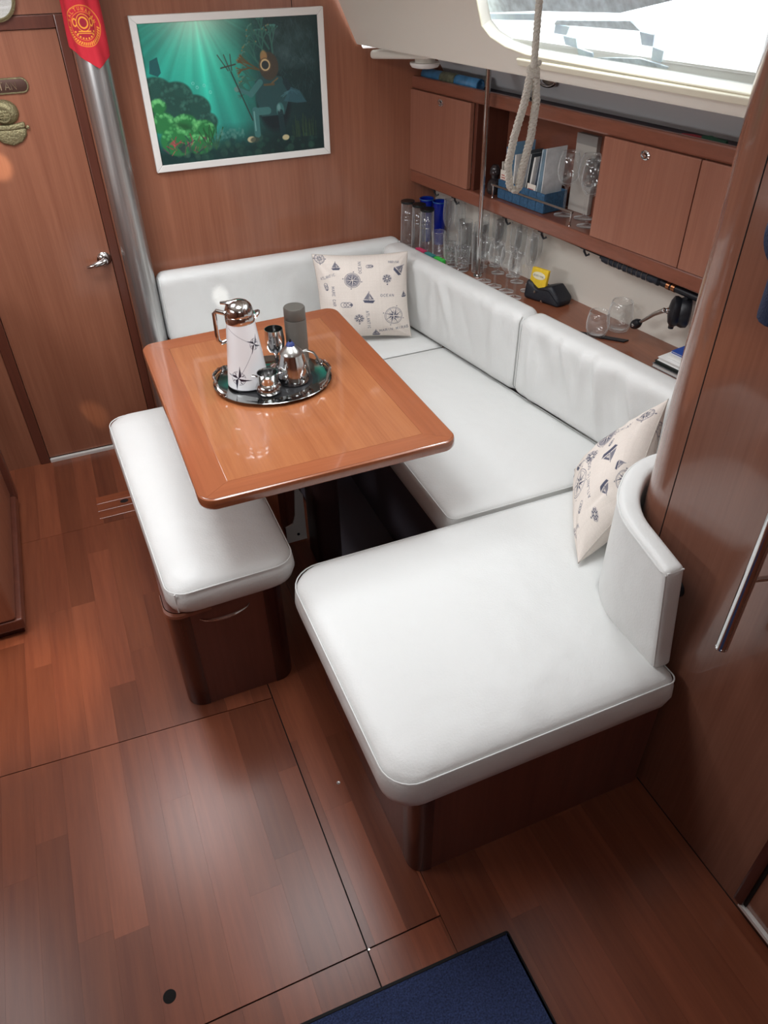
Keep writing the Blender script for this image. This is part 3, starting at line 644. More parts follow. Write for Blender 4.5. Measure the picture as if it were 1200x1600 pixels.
# conical coffee pot
pc = Vector((.497, 1.868, Z))
pt = thing('coffee_pot', 'conical chrome coffee pot with blue and black knob', 'pot', pc)
obj('body', *lathe([(0, 0), (.044, 0), (.0465, .003), (.046, .008), (.043, .03), (.037, .062), (.0325, .082), (.032, .085), (0, .085)], pc, 40), CHROME, pt)
ld = obj('lid', *lathe([(0, .085), (.033, .085), (.0325, .088), (.024, .098), (.0125, .108), (0, .108)], pc, 36), STEEL, pt)
kb = obj('knob', *lathe([(0, .108), (.0125, .108), (.0115, .113), (.006, .119), (0, .119)], pc, 20), mat('blue_plastic', (52, 66, 120), .4), pt)
obj('knob_tip', *lathe([(0, .119), (.0035, .119), (.004, .123), (.0025, .127), (0, .128)], pc, 12), BLACK, kb)
obj('handle', *tube([pc+Vector((.031, -.004, .084)), pc+Vector((.043, -.007, .088)), pc+Vector((.062, -.009, .078)), pc+Vector((.072, -.010, .062)), pc+Vector((.078, -.011, .045))], .0032, 8), STEEL, pt)
obj('hinge_strip', *tube([pc+Vector((.031, -.02, .082)), pc+Vector((.038, -.024, .05)), pc+Vector((.046, -.018, .02))], .0025, 6), STEEL, pt)
sp = obj('spout', *tube([pc+Vector((-.028, -.02, .04)), pc+Vector((-.038, -.026, .052)), pc+Vector((-.045, -.03, .062))], .006, 8, rs=[.009, .0065, .004]), CHROME, pt)
# thermos
tcn = Vector((.546, 1.972, Z))
th = thing('vacuum_flask', 'matt grey cylindrical vacuum flask standing at the back of the tray', 'flask', tcn)
GREY = mat('grey_flask_coating', (112, 108, 102), .45, .5)
obj('body', *lathe([(0, 0), (.0305, 0), (.032, .002), (.032, .136), (.031, .138), (0, .138)], tcn, 36), GREY, th)
obj('cap', *lathe([(0, .139), (.0308, .139), (.0315, .141), (.0312, .170), (.029, .1735), (0, .1735)], tcn, 36), GREY, th)
obj('cap_joint', *lathe([(0, .1375), (.0306, .1375), (.0306, .1395), (0, .1395)], tcn, 30), BLACK, th)
# goblet
gc = Vector((.480, 1.975, Z))
gb = thing('steel_goblet', 'polished steel goblet between the white jug and the grey flask', 'goblet', gc)
obj('bowl', *lathe([(0, .042), (.008, .043), (.021, .050), (.0275, .064), (.029, .082), (.027, .105), (.0262, .1165), (.0248, .1165), (.0262, .10), (.027, .08), (.020, .056), (0, .048)], gc, 36), CHROME, gb)
obj('stem', *lathe([(0, 0), (.022, 0), (.0215, .002), (.008, .008), (.005, .018), (.007, .026), (.004, .034), (.008, .043), (0, .043)], gc, 24), CHROME, gb)

# ================================================================ PILLOWS
def pillow(name, label, A, B, D, E, thick, cv, seed, dirs, nn=230):
    """A,B bottom corners, E,D top corners (A-E and B-D are sides); printed two-sided cover"""
    A, B, D, E = [np.array(q, float) for q in (A, B, D, E)]; nrm = np.cross(B-A, E-A); nrm /= np.linalg.norm(nrm)
    if nrm@np.array(dirs) < 0: nrm = -nrm
    cen = (A+B+D+E)/4; t = thing(name, label, 'pillow', tuple(cen-np.array([0, 0, .15])))
    r = np.random.RandomState(seed); k = 16; cx, cy, sx, am, an = r.rand(k), r.rand(k), r.uniform(.03, .10, k), r.uniform(-1, 1, k)*.009, r.rand(k)*PI
    def f(u, v):
        a, b = 2*u-1, 2*v-1
        pin = .05*(1-a*a)*abs(b)**3; pin2 = .05*(1-b*b)*abs(a)**3
        a2, b2 = a*(1-pin2*1.2), b*(1-pin*1.2); uu, vv = (a2+1)/2, (b2+1)/2
        P = (A[None]*((1-uu)*(1-vv))[:, None]+B[None]*(uu*(1-vv))[:, None]+D[None]*(uu*vv)[:, None]+E[None]*((1-uu)*vv)[:, None])
        h = np.clip((1-np.abs(a)**2.4), 0, 1)**.55*np.clip((1-np.abs(b)**2.4), 0, 1)**.55
        w = 0
        for i in range(k):
            X = (u-cx[i])*math.cos(an[i])+(v-cy[i])*math.sin(an[i]); Y = -(u-cx[i])*math.sin(an[i])+(v-cy[i])*math.cos(an[i])
            w = w+am[i]*np.exp(-(X/sx[i])**2-(Y/.22)**2)
        # radial creases into the corners
        for ca, cb_ in ((-1, -1), (1, -1), (1, 1), (-1, 1)):
            dx, dy = a-ca, b-cb_; rr = np.hypot(dx, dy); an_ = np.arctan2(dy*-cb_, dx*-ca); w = w+.0035*np.sin(an_*13+ca)*np.exp(-((rr-.42)/.25)**2)
        w = w*h
        return P+nrm*(h*thick/2+w)[:, None], P-nrm*(h*thick/2)[:, None]
    gridobj('cover', nn, nn, f, cv, printed(name+'_'+str(seed)+'_linen', .9, .25, 600), t)
    u = np.linspace(0, 1, 30); o = np.ones(30)
    pts = []
    for uu, vv in ((u, 0*o), (o, u), (1-u, o), (0*o, 1-u)): pts += [tuple(q) for q in f(uu, vv)[0]][:-1]
    obj('edge_seam', *tube(pts, .0016, 5, True), mat('linen_seam', (186, 178, 170), .9), t)
    return t
INK = (52, 56, 80)
def linen(seed):
    cv = Canvas(420, 420, (226, 216, 207)); r = np.random.RandomState(seed)
    n = r.randn(420, 420, 1)*.012+np.repeat(r.randn(420, 1, 1)*.005, 420, 1)+np.repeat(r.randn(1, 420, 1)*.005, 420, 0); cv.a += n; return cv
def compass(cv, x, y, r, rot=0, dense_=False):
    cv.ring(x, y, r, 1.6, INK); cv.ring(x, y, r*.86, 1.1, INK, .8)
    if dense_: cv.disc(x, y, r*.84, INK, .45)
    for i in range(16): a = rot+i*PI/8; cv.line(x+r*.2*math.cos(a), y+r*.2*math.sin(a), x+r*(.95 if i % 2 == 0 else .7)*math.cos(a), y+r*(.95 if i % 2 == 0 else .7)*math.sin(a), 1.2, INK, .8)
    cv.star(x, y, r*.85, INK, (206, 198, 192), 8, rot, .4); cv.star(x, y, r*.95, INK, (206, 198, 192), 4, rot, .25); cv.disc(x, y, r*.12, (216, 206, 196))
    for i in range(4): a = rot+i*PI/2; cv.disc(x+r*1.2*math.cos(a), y+r*1.2*math.sin(a), 2.4, INK, .9)
def wheel(cv, x, y, r):
    cv.ring(x, y, r*.75, 2.2, INK); cv.disc(x, y, r*.62, INK, .25); cv.ring(x, y, r, .9, INK, .7)
    for i in range(8): a = i*PI/4; cv.line(x+r*.3*math.cos(a), y+r*.3*math.sin(a), x+r*.95*math.cos(a), y+r*.95*math.sin(a), 2.6, INK)
    cv.disc(x, y, r*.3, (220, 212, 202)); cv.ring(x, y, r*.3, 1.5, INK); cv.disc(x, y+r*1.35, 3.2, INK)
def ship(cv, x, y, r, rot=0):
    c, s_ = math.cos(rot), math.sin(rot); T = lambda P: [(x+(a*c-b*s_)*r, y+(a*s_+b*c)*r) for a, b in P]
    cv.poly(T([(-1, .45), (1, .4), (.7, .9), (-.7, .9)]), INK, .85)
    cv.poly(T([(-.1, -1), (-.1, .3), (-.85, .3)]), INK, .6); cv.poly(T([(.05, -.8), (.05, .3), (.8, .25)]), INK, .75); cv.poly(T([(.1, -.4), (.1, .15), (.45, .15)]), (216, 206, 196), .9)
    a, b = T([(-.05, -1.15), (-.05, .5)]); cv.line(*a, *b, 1.6, INK)
def knot(cv, x, y, r, rot=0):
    for k in (-1, 0, 1): cv.ring(x+k*r*.55*math.cos(rot), y+k*r*.55*math.sin(rot), r*.5, 1.8, INK, .9)
    cv.disc(x+r*.9*math.cos(rot), y+r*.9*math.sin(rot), r*.28, INK, .7)
c1 = linen(1)   # canvas y down, x right as seen
compass(c1, 165, 120, 34, .2, True); wheel(c1, 318, 118, 20); compass(c1, 340, 300, 42, .35); wheel(c1, 182, 305, 21)
ship(c1, 98, 52, 20); ship(c1, 232, 205, 27, .1); knot(c1, 130, 236, 24); knot(c1, 245, 56, 14); ship(c1, 380, 78, 26, .9); knot(c1, 45, 150, 16, 1.4); compass(c1, 30, 18, 22); ship(c1, 398, 200, 14)
knot(c1, 60, 330, 18); compass(c1, 90, 385, 24); ship(c1, 255, 392, 20)
c1.text('OCEAN', 196, 88, 12, INK, -PI/2, 1.5, 1.2, .8); c1.text('MARE CAR', 82, 150, 12, INK, PI/2, 1.5, 1.2, .8); c1.text('OCEAN', 285, 190, 12, INK, .06, 1.5, 1.3, .8)
c1.text('MARIN MIRAB', 270, 372, 13, INK, -.12, 1.6, 1.2, .8); c1.text('ATLANTIC', 226, 268, 12, INK, PI/2-.05, 1.5, 1.2, .8); c1.text('ATLANTIC', 20, 108, 11, INK, -.3, 1.4, 1, .7); c1.text('MARINA', 330, 34, 10, INK, .1, 1.3, 1, .7)
pillow('compass_pillow', 'beige linen pillow with navy compasses and ships in the far settee corner', (.812, 2.575, .462), (1.145, 2.46, .462), (1.165, 2.545, .765), (.822, 2.655, .770), .145, c1, 21, (-.3, -1, .4))
c2 = linen(2)
compass(c2, 215, 300, 50, .35); compass(c2, 66, 190, 42, .1, True); wheel(c2, 138, 236, 26); ship(c2, 196, 130, 36, 1.2); knot(c2, 320, 282, 20, .9); ship(c2, 105, 318, 26, -.6)
knot(c2, 128, 148, 14, .3); knot(c2, 20, 110, 18, 1.5); ship(c2, 330, 120, 26, 1.2); compass(c2, 320, 30, 34); wheel(c2, 380, 200, 20); ship(c2, 90, 395, 14, .8); compass(c2, 60, 40, 26); ship(c2, 260, 60, 20)
c2.text('ATLANTIC OCEAN', 322, 222, 14, INK, PI-.16, 1.6, 1.2, .85); c2.text('OCEANO', 80, 150, 14, INK, -PI/2-.2, 1.6, 1.2, .85); c2.text('MERLION MAR', 250, 395, 12, INK, -.25, 1.5, 1.2, .8); c2.text('MARIN', 370, 320, 12, INK, PI/2+.3, 1.4, 1.1, .8)
# canvas left edge = the side rising from corner B (far), right... mapping A..B along u
pillow('compass_pillow', 'beige linen pillow with navy compasses leaning in the curved chaise backrest corner', (1.20, 1.43, .468), (.975, 1.085, .466), (1.135, 1.125, .56), (1.365, 1.305, .73), .14, c2, 22, (-.8, .6, .2))

# ================================================================ PAINTING
pa = thing('framed_painting', 'white framed underwater painting of a helmeted diver with trident on the bulkhead', 'painting', (.669, YB-.02, 1.056))
X0, X1, Z0, Z1 = .3465, .9915, 1.0565, 1.5165
w = .022
def frm(a, b, c, d, nm='frame_rail'):  # mitred bar
    V = [(p[0], YB-.018, p[1]) for p in (a, b, c, d)]+[(p[0], YB-.0005, p[1]) for p in (a, b, c, d)]
    bvl(obj(nm, V, [(0, 1, 2, 3), (7, 6, 5, 4), (0, 4, 5, 1), (1, 5, 6, 2), (2, 6, 7, 3), (3, 7, 4, 0)], WHITEP, pa, False), .002)
frm((X0, Z0), (X1, Z0), (X1-w, Z0+w), (X0+w, Z0+w)); frm((X0, Z1), (X0+w, Z1-w), (X1-w, Z1-w), (X1, Z1))
frm((X0, Z0), (X0+w, Z0+w), (X0+w, Z1-w), (X0, Z1)); frm((X1, Z0), (X1, Z1), (X1-w, Z1-w), (X1-w, Z0+w))
cw, ch = 600, 420; cv = Canvas(cw, ch, (30, 120, 115)); X, Y = cv.xx/cw, cv.yy/ch
base_ = np.stack([28+10*X, 118-60*X+45*(1-Y), 116-50*X+25*(1-Y)], 2)/255.
ang = np.arctan2(X-.31, Y+.12); dist = np.hypot(X-.31, (Y+.12)*.75)
glow = np.exp(-((ang/.42)**2))*np.exp(-dist*1.0); nzz = np.interp(ang, np.linspace(-1.7, 1.7, 90), np.random.RandomState(3).rand(90))
nz2 = np.interp(ang, np.linspace(-1.7, 1.7, 35), np.random.RandomState(4).rand(35)); rays = (.45+.35*nzz+.35*nz2)
cv.a = base_*(.75+.2*nzz[..., None])+glow[..., None]*rays[..., None]*np.array([.20, .74, .60])
hot = np.exp(-(dist/.22)**2)[..., None]; cv.a = cv.a*(1-hot*.9)+np.array([.86, .93, .84])*hot*.9
dk = np.clip((X-.52)/.18, 0, 1)[..., None]*.78; cv.a = cv.a*(1-dk)+np.array([.07, .16, .17])*dk
dk = np.clip((Y-.72)/.2, 0, 1)[..., None]*.85; cv.a = cv.a*(1-dk)+np.array([.04, .15, .15])*dk
q = np.random.RandomState(9)
def blob(pts, c, hl, n=26):
    for x, y, r in pts: cv.disc(x*cw, y*ch, r*cw, c, .95, 6, r*cw*.8)
    for x, y, r in pts:
        for _ in range(n):
            a = q.uniform(PI*1.0, PI*2); rr = r*cw*q.uniform(.55, .95); cv.disc(x*cw+rr*math.cos(a), y*ch+rr*.8*math.sin(a), q.uniform(2, 6), hl, .35, 3)
blob([(.04, .47, .10), (.15, .50, .09), (.24, .60, .09), (.30, .70, .06), (.10, .62, .12)], (30, 74, 66), (66, 122, 108))
cv.poly([(15, 140), (22, 105), (48, 95), (52, 140), (40, 150)], (20, 70, 76), .8)
blob([(.04, .56, .045), (.05, .68, .07), (.17, .72, .08), (.27, .76, .07), (.12, .82, .10), (.24, .86, .07)], (40, 122, 66), (120, 210, 130), 40)
cv.disc(.17*cw, .72*ch, 30, (20, 60, 36), .5, 12, 9, .3)
for _ in range(60):
    x, y = q.uniform(.05, .30), q.uniform(.82, .93); a = q.uniform(-PI*.9, -PI*.1); L = q.uniform(8, 26); cv.line(x*cw, y*ch, x*cw+L*math.cos(a), y*ch+L*math.sin(a), q.uniform(1.5, 3.5), [(170, 50, 70), (110, 50, 90), (200, 90, 90), (40, 40, 70)][q.randint(4)], .7)
for x, y, s_ in ((.33, .84, 1.), (.29, .82, .8)):
    for a in (-2.2, -1.8, -1.4, -1.0): cv.line(x*cw, y*ch+30, x*cw+60*s_*math.cos(a), y*ch+30+80*s_*math.sin(a), 4, (28, 84, 48), .9)
for _ in range(70): cv.disc(q.uniform(.33, .50)*cw, q.uniform(.77, .85)*ch, q.uniform(2, 6), (90, 140, 130), .35, 2)
for _ in range(90): cv.disc(q.uniform(.1, .95)*cw, q.uniform(.85, .98)*ch, q.uniform(3, 14), [(34, 80, 66), (20, 50, 50), (60, 100, 80)][q.randint(3)], .4, 4)
# coral tree and dark cave
def branch(x, y, a, L, w_, d, c):
    x2, y2 = x+L*math.cos(a), y+L*math.sin(a); cv.line(x, y, x2, y2, w_, c, .9)
    if d:
        for k in range(3): branch(x2, y2, a+q.uniform(-.6, .6), L*.72, w_*.75, d-1, c)
    else: cv.disc(x2, y2, w_*.9, (150, 120, 70) if q.rand() < .25 else (70, 130, 120), .8)
for x, y, a in ((.66, .36, -2.3), (.66, .38, -2.7), (.68, .30, -1.9), (.72, .28, -1.6), (.66, .45, -2.9), (.70, .22, -2.1), (.64, .56, -2.6)): branch(x*cw, y*ch, a, 36, 6, 3, (46, 100, 88))
for a, x in ((-2.9, .5), (-2.6, .56)): branch(.64*cw, .34*ch+x*20, a, 38, 5, 2, (96, 74, 44))
for _ in range(160):
    x, y = q.uniform(.60, .98), q.uniform(.03, .6); a = q.uniform(-2.4, -.8); L = q.uniform(10, 40); cv.line(x*cw, y*ch, x*cw+L*math.cos(a), y*ch+L*math.sin(a), 1.6, (64, 92, 94), .35)
for _ in range(60): cv.disc(q.uniform(.72, .95)*cw, q.uniform(.05, .35)*ch, q.uniform(6, 22), (90, 110, 112), .10, 8)
# diver
SU, SH = (62, 114, 112), (14, 30, 36)
cv.disc(.70*cw, .60*ch, 60, SH, .9, 14, 90)
cv.poly([(.60*cw, .44*ch), (.66*cw, .39*ch), (.76*cw, .42*ch), (.80*cw, .56*ch), (.76*cw, .70*ch), (.62*cw, .70*ch), (.60*cw, .58*ch)], (38, 76, 78), .95)
cv.line(.63*cw, .45*ch, .57*cw, .53*ch, 20, SU, .95); cv.line(.57*cw, .53*ch, .50*cw, .49*ch, 13, SU, .95); cv.disc(.49*cw, .485*ch, 8, (100, 140, 130))
cv.line(.78*cw, .46*ch, .82*cw, .56*ch, 20, (26, 50, 56), .9)
cv.line(.66*cw, .66*ch, .60*cw, .66*ch, 24, SU, .95); cv.line(.585*cw, .65*ch, .585*cw, .83*ch, 22, SU, .95); cv.line(.577*cw, .66*ch, .577*cw, .80*ch, 5, (120, 170, 165), .7)
cv.disc(.735*cw, .66*ch, 14, SU, .95, 3, 22); cv.line(.735*cw, .68*ch, .74*cw, .84*ch, 20, (24, 52, 56), .95); cv.disc(.728*cw, .645*ch, 6, (120, 160, 160), .7, 3, 12)
cv.disc(.545*cw, .865*ch, 15, (186, 176, 140), 1, 2, 10); cv.disc(.565*cw, .87*ch, 16, (60, 70, 60), .8, 3, 9); cv.disc(.755*cw, .875*ch, 13, (190, 180, 140), 1, 2, 9)
cv.disc(.69*cw, .34*ch, 34, (66, 60, 50), 1, 3, 42); cv.disc(.665*cw, .27*ch, 12, (170, 130, 80), .8, 4, 18); cv.disc(.67*cw, .33*ch, 15, (40, 50, 50)); cv.ring(.67*cw, .33*ch, 15, 4.5, (200, 176, 130)); cv.ring(.67*cw, .33*ch, 20, 2, (90, 76, 56))
cv.line(.655*cw, .47*ch, .71*cw, .47*ch, 7, (96, 78, 52), .9); cv.line(.70*cw, .46*ch, .735*cw, .43*ch, 5, (110, 90, 60), .9)
for k in range(9): a = -2.6+k*.22; cv.line(.81*cw, .52*ch, .81*cw+44*math.cos(a), .60*ch+44*math.sin(a)*.7+(k % 2)*8, 3, (70, 116, 124), .7)
cv.poly([(.76*cw, .60*ch), (.81*cw, .50*ch), (.86*cw, .53*ch), (.90*cw, .62*ch), (.84*cw, .62*ch)], (50, 92, 102), .8)
cv.line(.47*cw, .36*ch, .565*cw, .72*ch, 3.5, (44, 40, 36)); 
for dx in (-.035, 0, .035): cv.line((.465+dx*.3)*cw, .35*ch, (.44+dx)*cw, .24*ch, 3, (60, 60, 52))
cv.line(.415*cw, .33*ch, .50*cw, .31*ch, 4, (60, 60, 52))
for x, y in ((.25, .42), (.27, .45), (.31, .44), (.34, .49)): cv.ring(x*cw, y*ch, 4, 1.2, (150, 220, 210))
for _ in range(26): x = q.uniform(.80, .95)*cw; cv.line(x, .88*ch, x+q.uniform(-4, 4), q.uniform(.70, .8)*ch, 1.6, (70, 90, 50), .6)
cv.a = np.clip(cv.a, 0, 1)
gridobj('canvas', 420, 300, lambda u, v: np.stack([X0+w-.003+u*(X1-X0-2*w+.006), 0*u+YB-.012, Z0+w-.003+v*(Z1-Z0-2*w+.006)], 1), cv, printed('oil_paint', .45, .3, 120), pa)
obj('backing', *box((X0+.004, YB-.011, Z0+.004), (X1-.004, YB-.0006, Z1-.004)), BLACK, pa, False)

# ================================================================ MAST AND PENNANT
MC = Vector((.212, 2.826, 0)); MR = .0485
ms = thing('mast_post', 'polished aluminium mast post beside the door', 'mast', MC)
P = [Vector((MC.x+MR*math.cos(t), MC.y+MR*1.12*math.sin(t))) for t in [2*PI*i/56 for i in range(56)]]
obj('tube', *rings(P, [(0, .0), (0, 1.878)]), ALU, ms)
obj('mast_foot', *lathe([(0, 0), (.062, 0), (.062, .01), (.052, .02), (0, .02)], MC, 32), STEEL, ms)
RED, GOLD = (190, 32, 48), (232, 160, 52)
cp = Canvas(300, 560, RED); cx, cy = 160, 358
cp.ring(cx, cy, 96, 3, GOLD); cp.ring(cx, cy, 92, 1.5, (214, 110, 50)); cp.ring(cx, cy, 66, 2, GOLD)
cp.disc(cx, cy, 62, (150, 24, 46), .6)
cp.ring(cx, cy-16, 25, 7, GOLD); cp.ring(cx, cy-16, 38, 3.5, GOLD, ry=40); cp.disc(cx, cy-16, 20, (150, 24, 46)); cp.ring(cx-46, cy-18, 9, 4, GOLD, ry=17); cp.ring(cx+46, cy-18, 9, 4, GOLD, ry=17)
cp.line(cx-34, cy+24, cx+34, cy+24, 6, GOLD); cp.line(cx-42, cy+33, cx+42, cy+33, 4, GOLD)
for k in range(9): a = .25+k*(PI-.5)/8; cp.disc(cx+52*math.cos(a), cy+14+44*math.sin(a), 4.5, GOLD)
for k in range(22): a = .1+k*(PI-.2)/21; cp.line(cx+78*math.cos(a), cy+78*math.sin(a), cx+88*math.cos(a+.06), cy+88*math.sin(a+.06), 6, GOLD)
for i, chh in enumerate('SALTUNARAN'):
    a = -PI+.22+i*.3; cp.text(chh, cx+80*math.cos(a)-5, cy+80*math.sin(a)-8, 15, GOLD, a+PI/2, 2.4)
pn = thing('red_pennant', 'red pennant with gold diving helmet emblem wrapped round the mast', 'pennant', (MC.x, MC.y-.05, 1.4))
def pf_(u, v):
    th = -PI/2-.28+(u-.5)*2.7; zb = 1.395+.06*np.abs(u-.66)*1.6; z = zb+(1.70-zb)*v
    r = MR*1.06+.004+.0028*np.sin(u*21+v*3)+.0025*np.sin(u*9+1-v*5)+.002
    return np.stack([MC.x+r*np.cos(th), MC.y+r*1.12*np.sin(th), z], 1)
def pf2(u, v):   # vertical print position follows real height
    return pf_(u, v)
cpx = Canvas(300, 560, RED); cpx.a = cp.a; gridobj('cloth', 150, 260, pf2, cpx, printed('pennant_cloth', .85, .2, 500), pn, .001, (1.395, 1.70))
# plaque, nameplate, gauge
np_ = thing('name_plate', 'small oblong brass name plate with raised letters on the door', 'plate', (-.085, YB+.005, 1.34))
zc = 1.35
obj('plate', *xf(rings(dense(rpoly([Vector(p) for p in ((-.185, -.022), (.09, -.022), (.09, .022), (-.185, .022))], .021), .01), [(0, 0), (0, .004), (.0015, .005)]), lambda v: Vector((-.083+v.x, YB+.0055-v.z, zc+v.y))), mat('plate_field', (84, 60, 52), .5, .5), np_)
ol = inset(dense(rpoly([Vector(p) for p in ((-.185, -.022), (.09, -.022), (.09, .022), (-.185, .022))], .021), .01), .0025)
obj('plate_border', *tube([(-.083+q_.x, YB+.0015, zc+q_.y) for q_ in ol], .0025, 6, True), BRASS, np_)
for i, chh in enumerate('CAPITAN'):
    x0 = -.044-(6-i)*.0185
    for st in FONT[chh]: obj('letter', *tube([(x0+a*.0034, YB-.0002, zc+.0100-b*.0034) for a, b in st], .0016, 6), mat('raised_brass', (170, 150, 126), .4, .7), np_)
hl = thing('helmet_plaque', 'cast brass diving helmet plaque on the door below the name plate', 'plaque', (-.06, YB+.005, 1.18))
hx, hz_ = -.085, 1.279
def dome(x, z, rx, rz, d, n=28):
    return xf(lathe([(1, 0), (.97, .25), (.85, .55), (.6, .82), (.3, .95), (0, 1)], n=n), lambda v: Vector((x+v.x*rx, YB+.0055-v.z*d, z+v.y*rz)))
obj('helmet', *dome(hx, hz_, .042, .036, .022), BRASS, hl)
obj('visor_ring', *tube([(hx-.006+.02*math.cos(t), YB-.016, hz_-.004+.02*math.sin(t)) for t in [2*PI*i/24 for i in range(24)]], .003, 6, True), BRASS, hl)
for k in range(-2, 3):
    obj('visor_bar', *tube([(hx-.006+k*.007, YB-.016, hz_-.02), (hx-.006+k*.007, YB-.016, hz_+.012)], .0012, 5), BRASS, hl)
    if abs(k) < 2: obj('visor_bar', *tube([(hx-.024, YB-.016, hz_-.004+k*.008), (hx+.012, YB-.016, hz_-.004+k*.008)], .0012, 5), BRASS, hl)
obj('collar', *xf(softbox(.10, .014, .018, .006, lambda p: Vector((hx-.05+p.x, YB+.0055-p.y, hz_-.052+p.z+((p.x-.05)/.05)**2*.006)), 16, 4, 5), lambda v: v), BRASS, hl)
bp_ = [Vector((hx-.054, hz_-.045)), Vector((hx+.054, hz_-.045)), Vector((hx+.047, hz_-.07)), Vector((hx+.03, hz_-.088)), Vector((hx, hz_-.098)), Vector((hx-.03, hz_-.088)), Vector((hx-.047, hz_-.07))]
obj('breastplate', *xf(rings(dense(rpoly(bp_, .008, 4), .01), [(0, 0), (.001, .006), (.004, .010), (.006, .011)]), lambda v: Vector((v.x, YB+.0055-v.z, v.y))), BRASS, hl)
obj('stud', *lathe([(0, 0), (.005, 0), (.005, .008), (0, .01)], (hx+.056, YB+.004, hz_-.046), 10, (0, -1, 0)), BRASS, hl)
gg = thing('round_gauge', 'round brass-rimmed gauge with white dial high above the door', 'gauge', (-.03, YB-.01, 1.55))
obj('case', *lathe([(0, 0), (.062, 0), (.062, .018), (.055, .022), (.053, .018), (0, .018)], (-.028, YB-.0005, 1.578), 40, (0, -1, 0)), BRASS, gg)
obj('dial', *lathe([(0, .018), (.052, .018), (.052, .0185), (0, .0185)], (-.028, YB, 1.578), 40, (0, -1, 0)), PAPER, gg)
obj('pointer', *box((-.029, YB-.020, 1.55), (-.027, YB-.0188, 1.60)), BLACK, gg, False)

# ================================================================ GALLEY CORNER, MAT, GRAB RAIL, CAP
gl = thing('galley_cabinet', 'mahogany galley cabinet end at the left edge of the picture', 'cabinet', (-.7, 2.2, 0))
bvl(obj('body', *box((-.99, 1.9, .07), (-.44, 2.62, .84)), WALL, gl, False), .012, 4)
bvl(obj('corner_post', *box((-.455, 2.585, .05), (-.418, 2.628, .85)), WALLD, gl, False), .008, 3)
obj('kick_board', *box((-.99, 1.92, .0), (-.435, 2.61, .05)), DARKP, gl, False)
bvl(obj('base_moulding', *box((-.99, 1.9, .03), (-.424, 2.622, .07)), WALLD, gl, False), .006, 3)
bvl(obj('worktop', *box((-.99, 1.89, .85), (-.43, 2.63, .88)), WHITEP, gl, False), .006, 3)
mt = thing('floor_mat', 'dark blue carpet mat with black bound edge in the bottom foreground', 'mat', (.2, .25, 0))
mo = dense(rpoly([Vector(p) for p in ((.505, .05), (.504, .549), (-.30, .567), (-.30, .05))], .006))
obj('bound_edge', *rings(mo, [(0, 0), (0, .004), (.002, .0055), (.009, .0055)]), mat('black_binding', (16, 16, 20), .8), mt)
obj('carpet', *rings(inset(mo, .008), [(0, .002), (0, .0065), (.001, .0072)]), mat('blue_carpet', (58, 74, 118), .95, bump=.9, bscale=500, var=.5, vscale=260), mt, False)
gr = thing('grab_rail', 'vertical polished steel grab rail on the right bulkhead', 'rail', (1.0, .62, .85))
obj('bar', *tube([(.94, .618, z) for z in np.linspace(.655, 1.55, 6)], .0115, 20), CHROME, gr)
obj('end_cap', *lathe([(0, -.004), (.009, -.003), (.0118, 0), (.0118, .004), (0, .004)], (.94, .618, .654), 20), CHROME, gr)
for z in (.83, 1.5): obj('standoff', *tube([(.945, .615, z), (1.002, .60, z)], .005, 12), CHROME, gr)
ct = thing('navy_hat', 'dark navy cap hanging on the right bulkhead at the picture edge', 'cap', (1.0, .72, 1.33))
NAVY = mat('navy_cloth', (28, 38, 66), .9, bump=.5, bscale=300)
obj('crown', *xf(lathe([(.075, -.0), (.076, .02), (.070, .045), (.052, .062), (.025, .07), (0, .071)], n=36), lambda v: Vector((.997-v.z*1.05, .742+v.x*.95, 1.372+v.y*.8))), NAVY, ct)
obj('peak', *xf(softbox(.085, .006, .11, .003, lambda p: Vector((.965-.03*(1-((p.x-.0425)/.0425)**2)-p.y, .70+p.x, 1.25+p.z)), 12, 4, 10), lambda v: v), NAVY, ct)
ou = thing('wall_socket', 'black round socket behind the end of the curved backrest', 'socket', (1.0, .80, .62))
obj('plate', *lathe([(0, 0), (.022, 0), (.021, .004), (.015, .005), (.013, .002), (0, .002)], (1.0, .803, .625), 26, (-1, 0, 0)), BLACK, ou)

# ================================================================ ROPE (hangs close in front)
rp = thing('hanging_rope', 'doubled braided white rope hanging down in front of the hull window', 'rope', (.3, .5, 1.6))
def strand(name, pts, r, par, m, pitch=.012, k=3):
    pts = [Vector(p) for p in pts]; D = [0]
    for a, b in zip(pts, pts[1:]): D.append(D[-1]+(b-a).length)
    n = int(D[-1]/.0022); P = []
    for i in range(n+1):
        d = D[-1]*i/n; j = max(0, min(len(pts)-2, next((q for q in range(len(D)-1) if D[q+1] >= d-1e-9), 0))); t = (d-D[j])/(D[j+1]-D[j]); P.append((pts[j].lerp(pts[j+1], t), d))
    vf = []
    for q in range(k):
        L = []
        for p, d in P:
            a = 2*PI*(d/pitch+q/k); L.append(p+Vector((math.cos(a)*.84, -math.sin(a)*.54, 0))*r*.5+Vector((-.54, -.84, 0))*r*.5*math.sin(a))
        vf.append(tube(L, r*.58, 7))
    return obj(name, *merge(*vf), m, par)
ROPE = mat('rope_fibre', (246, 242, 230), .9, bump=.5, bscale=700)
A0, A1 = Vector((.497, .772, 1.879)), Vector((.492, .762, 1.61)); sd = Vector((.84, -.54, 0))
strand('upper_strand', [A0, Vector((.499, .776, 1.70)), A1], .0042, rp, ROPE)
B = [A1+sd*.002, A1+sd*.006+Vector((0, 0, -.03)), A1+sd*.004+Vector((0, 0, -.065)), A1+sd*-.002+Vector((0, 0, -.10)), A1+sd*-.004+Vector((0, 0, -.118))]
strand('loop_strand', B, .0050, rp, ROPE)
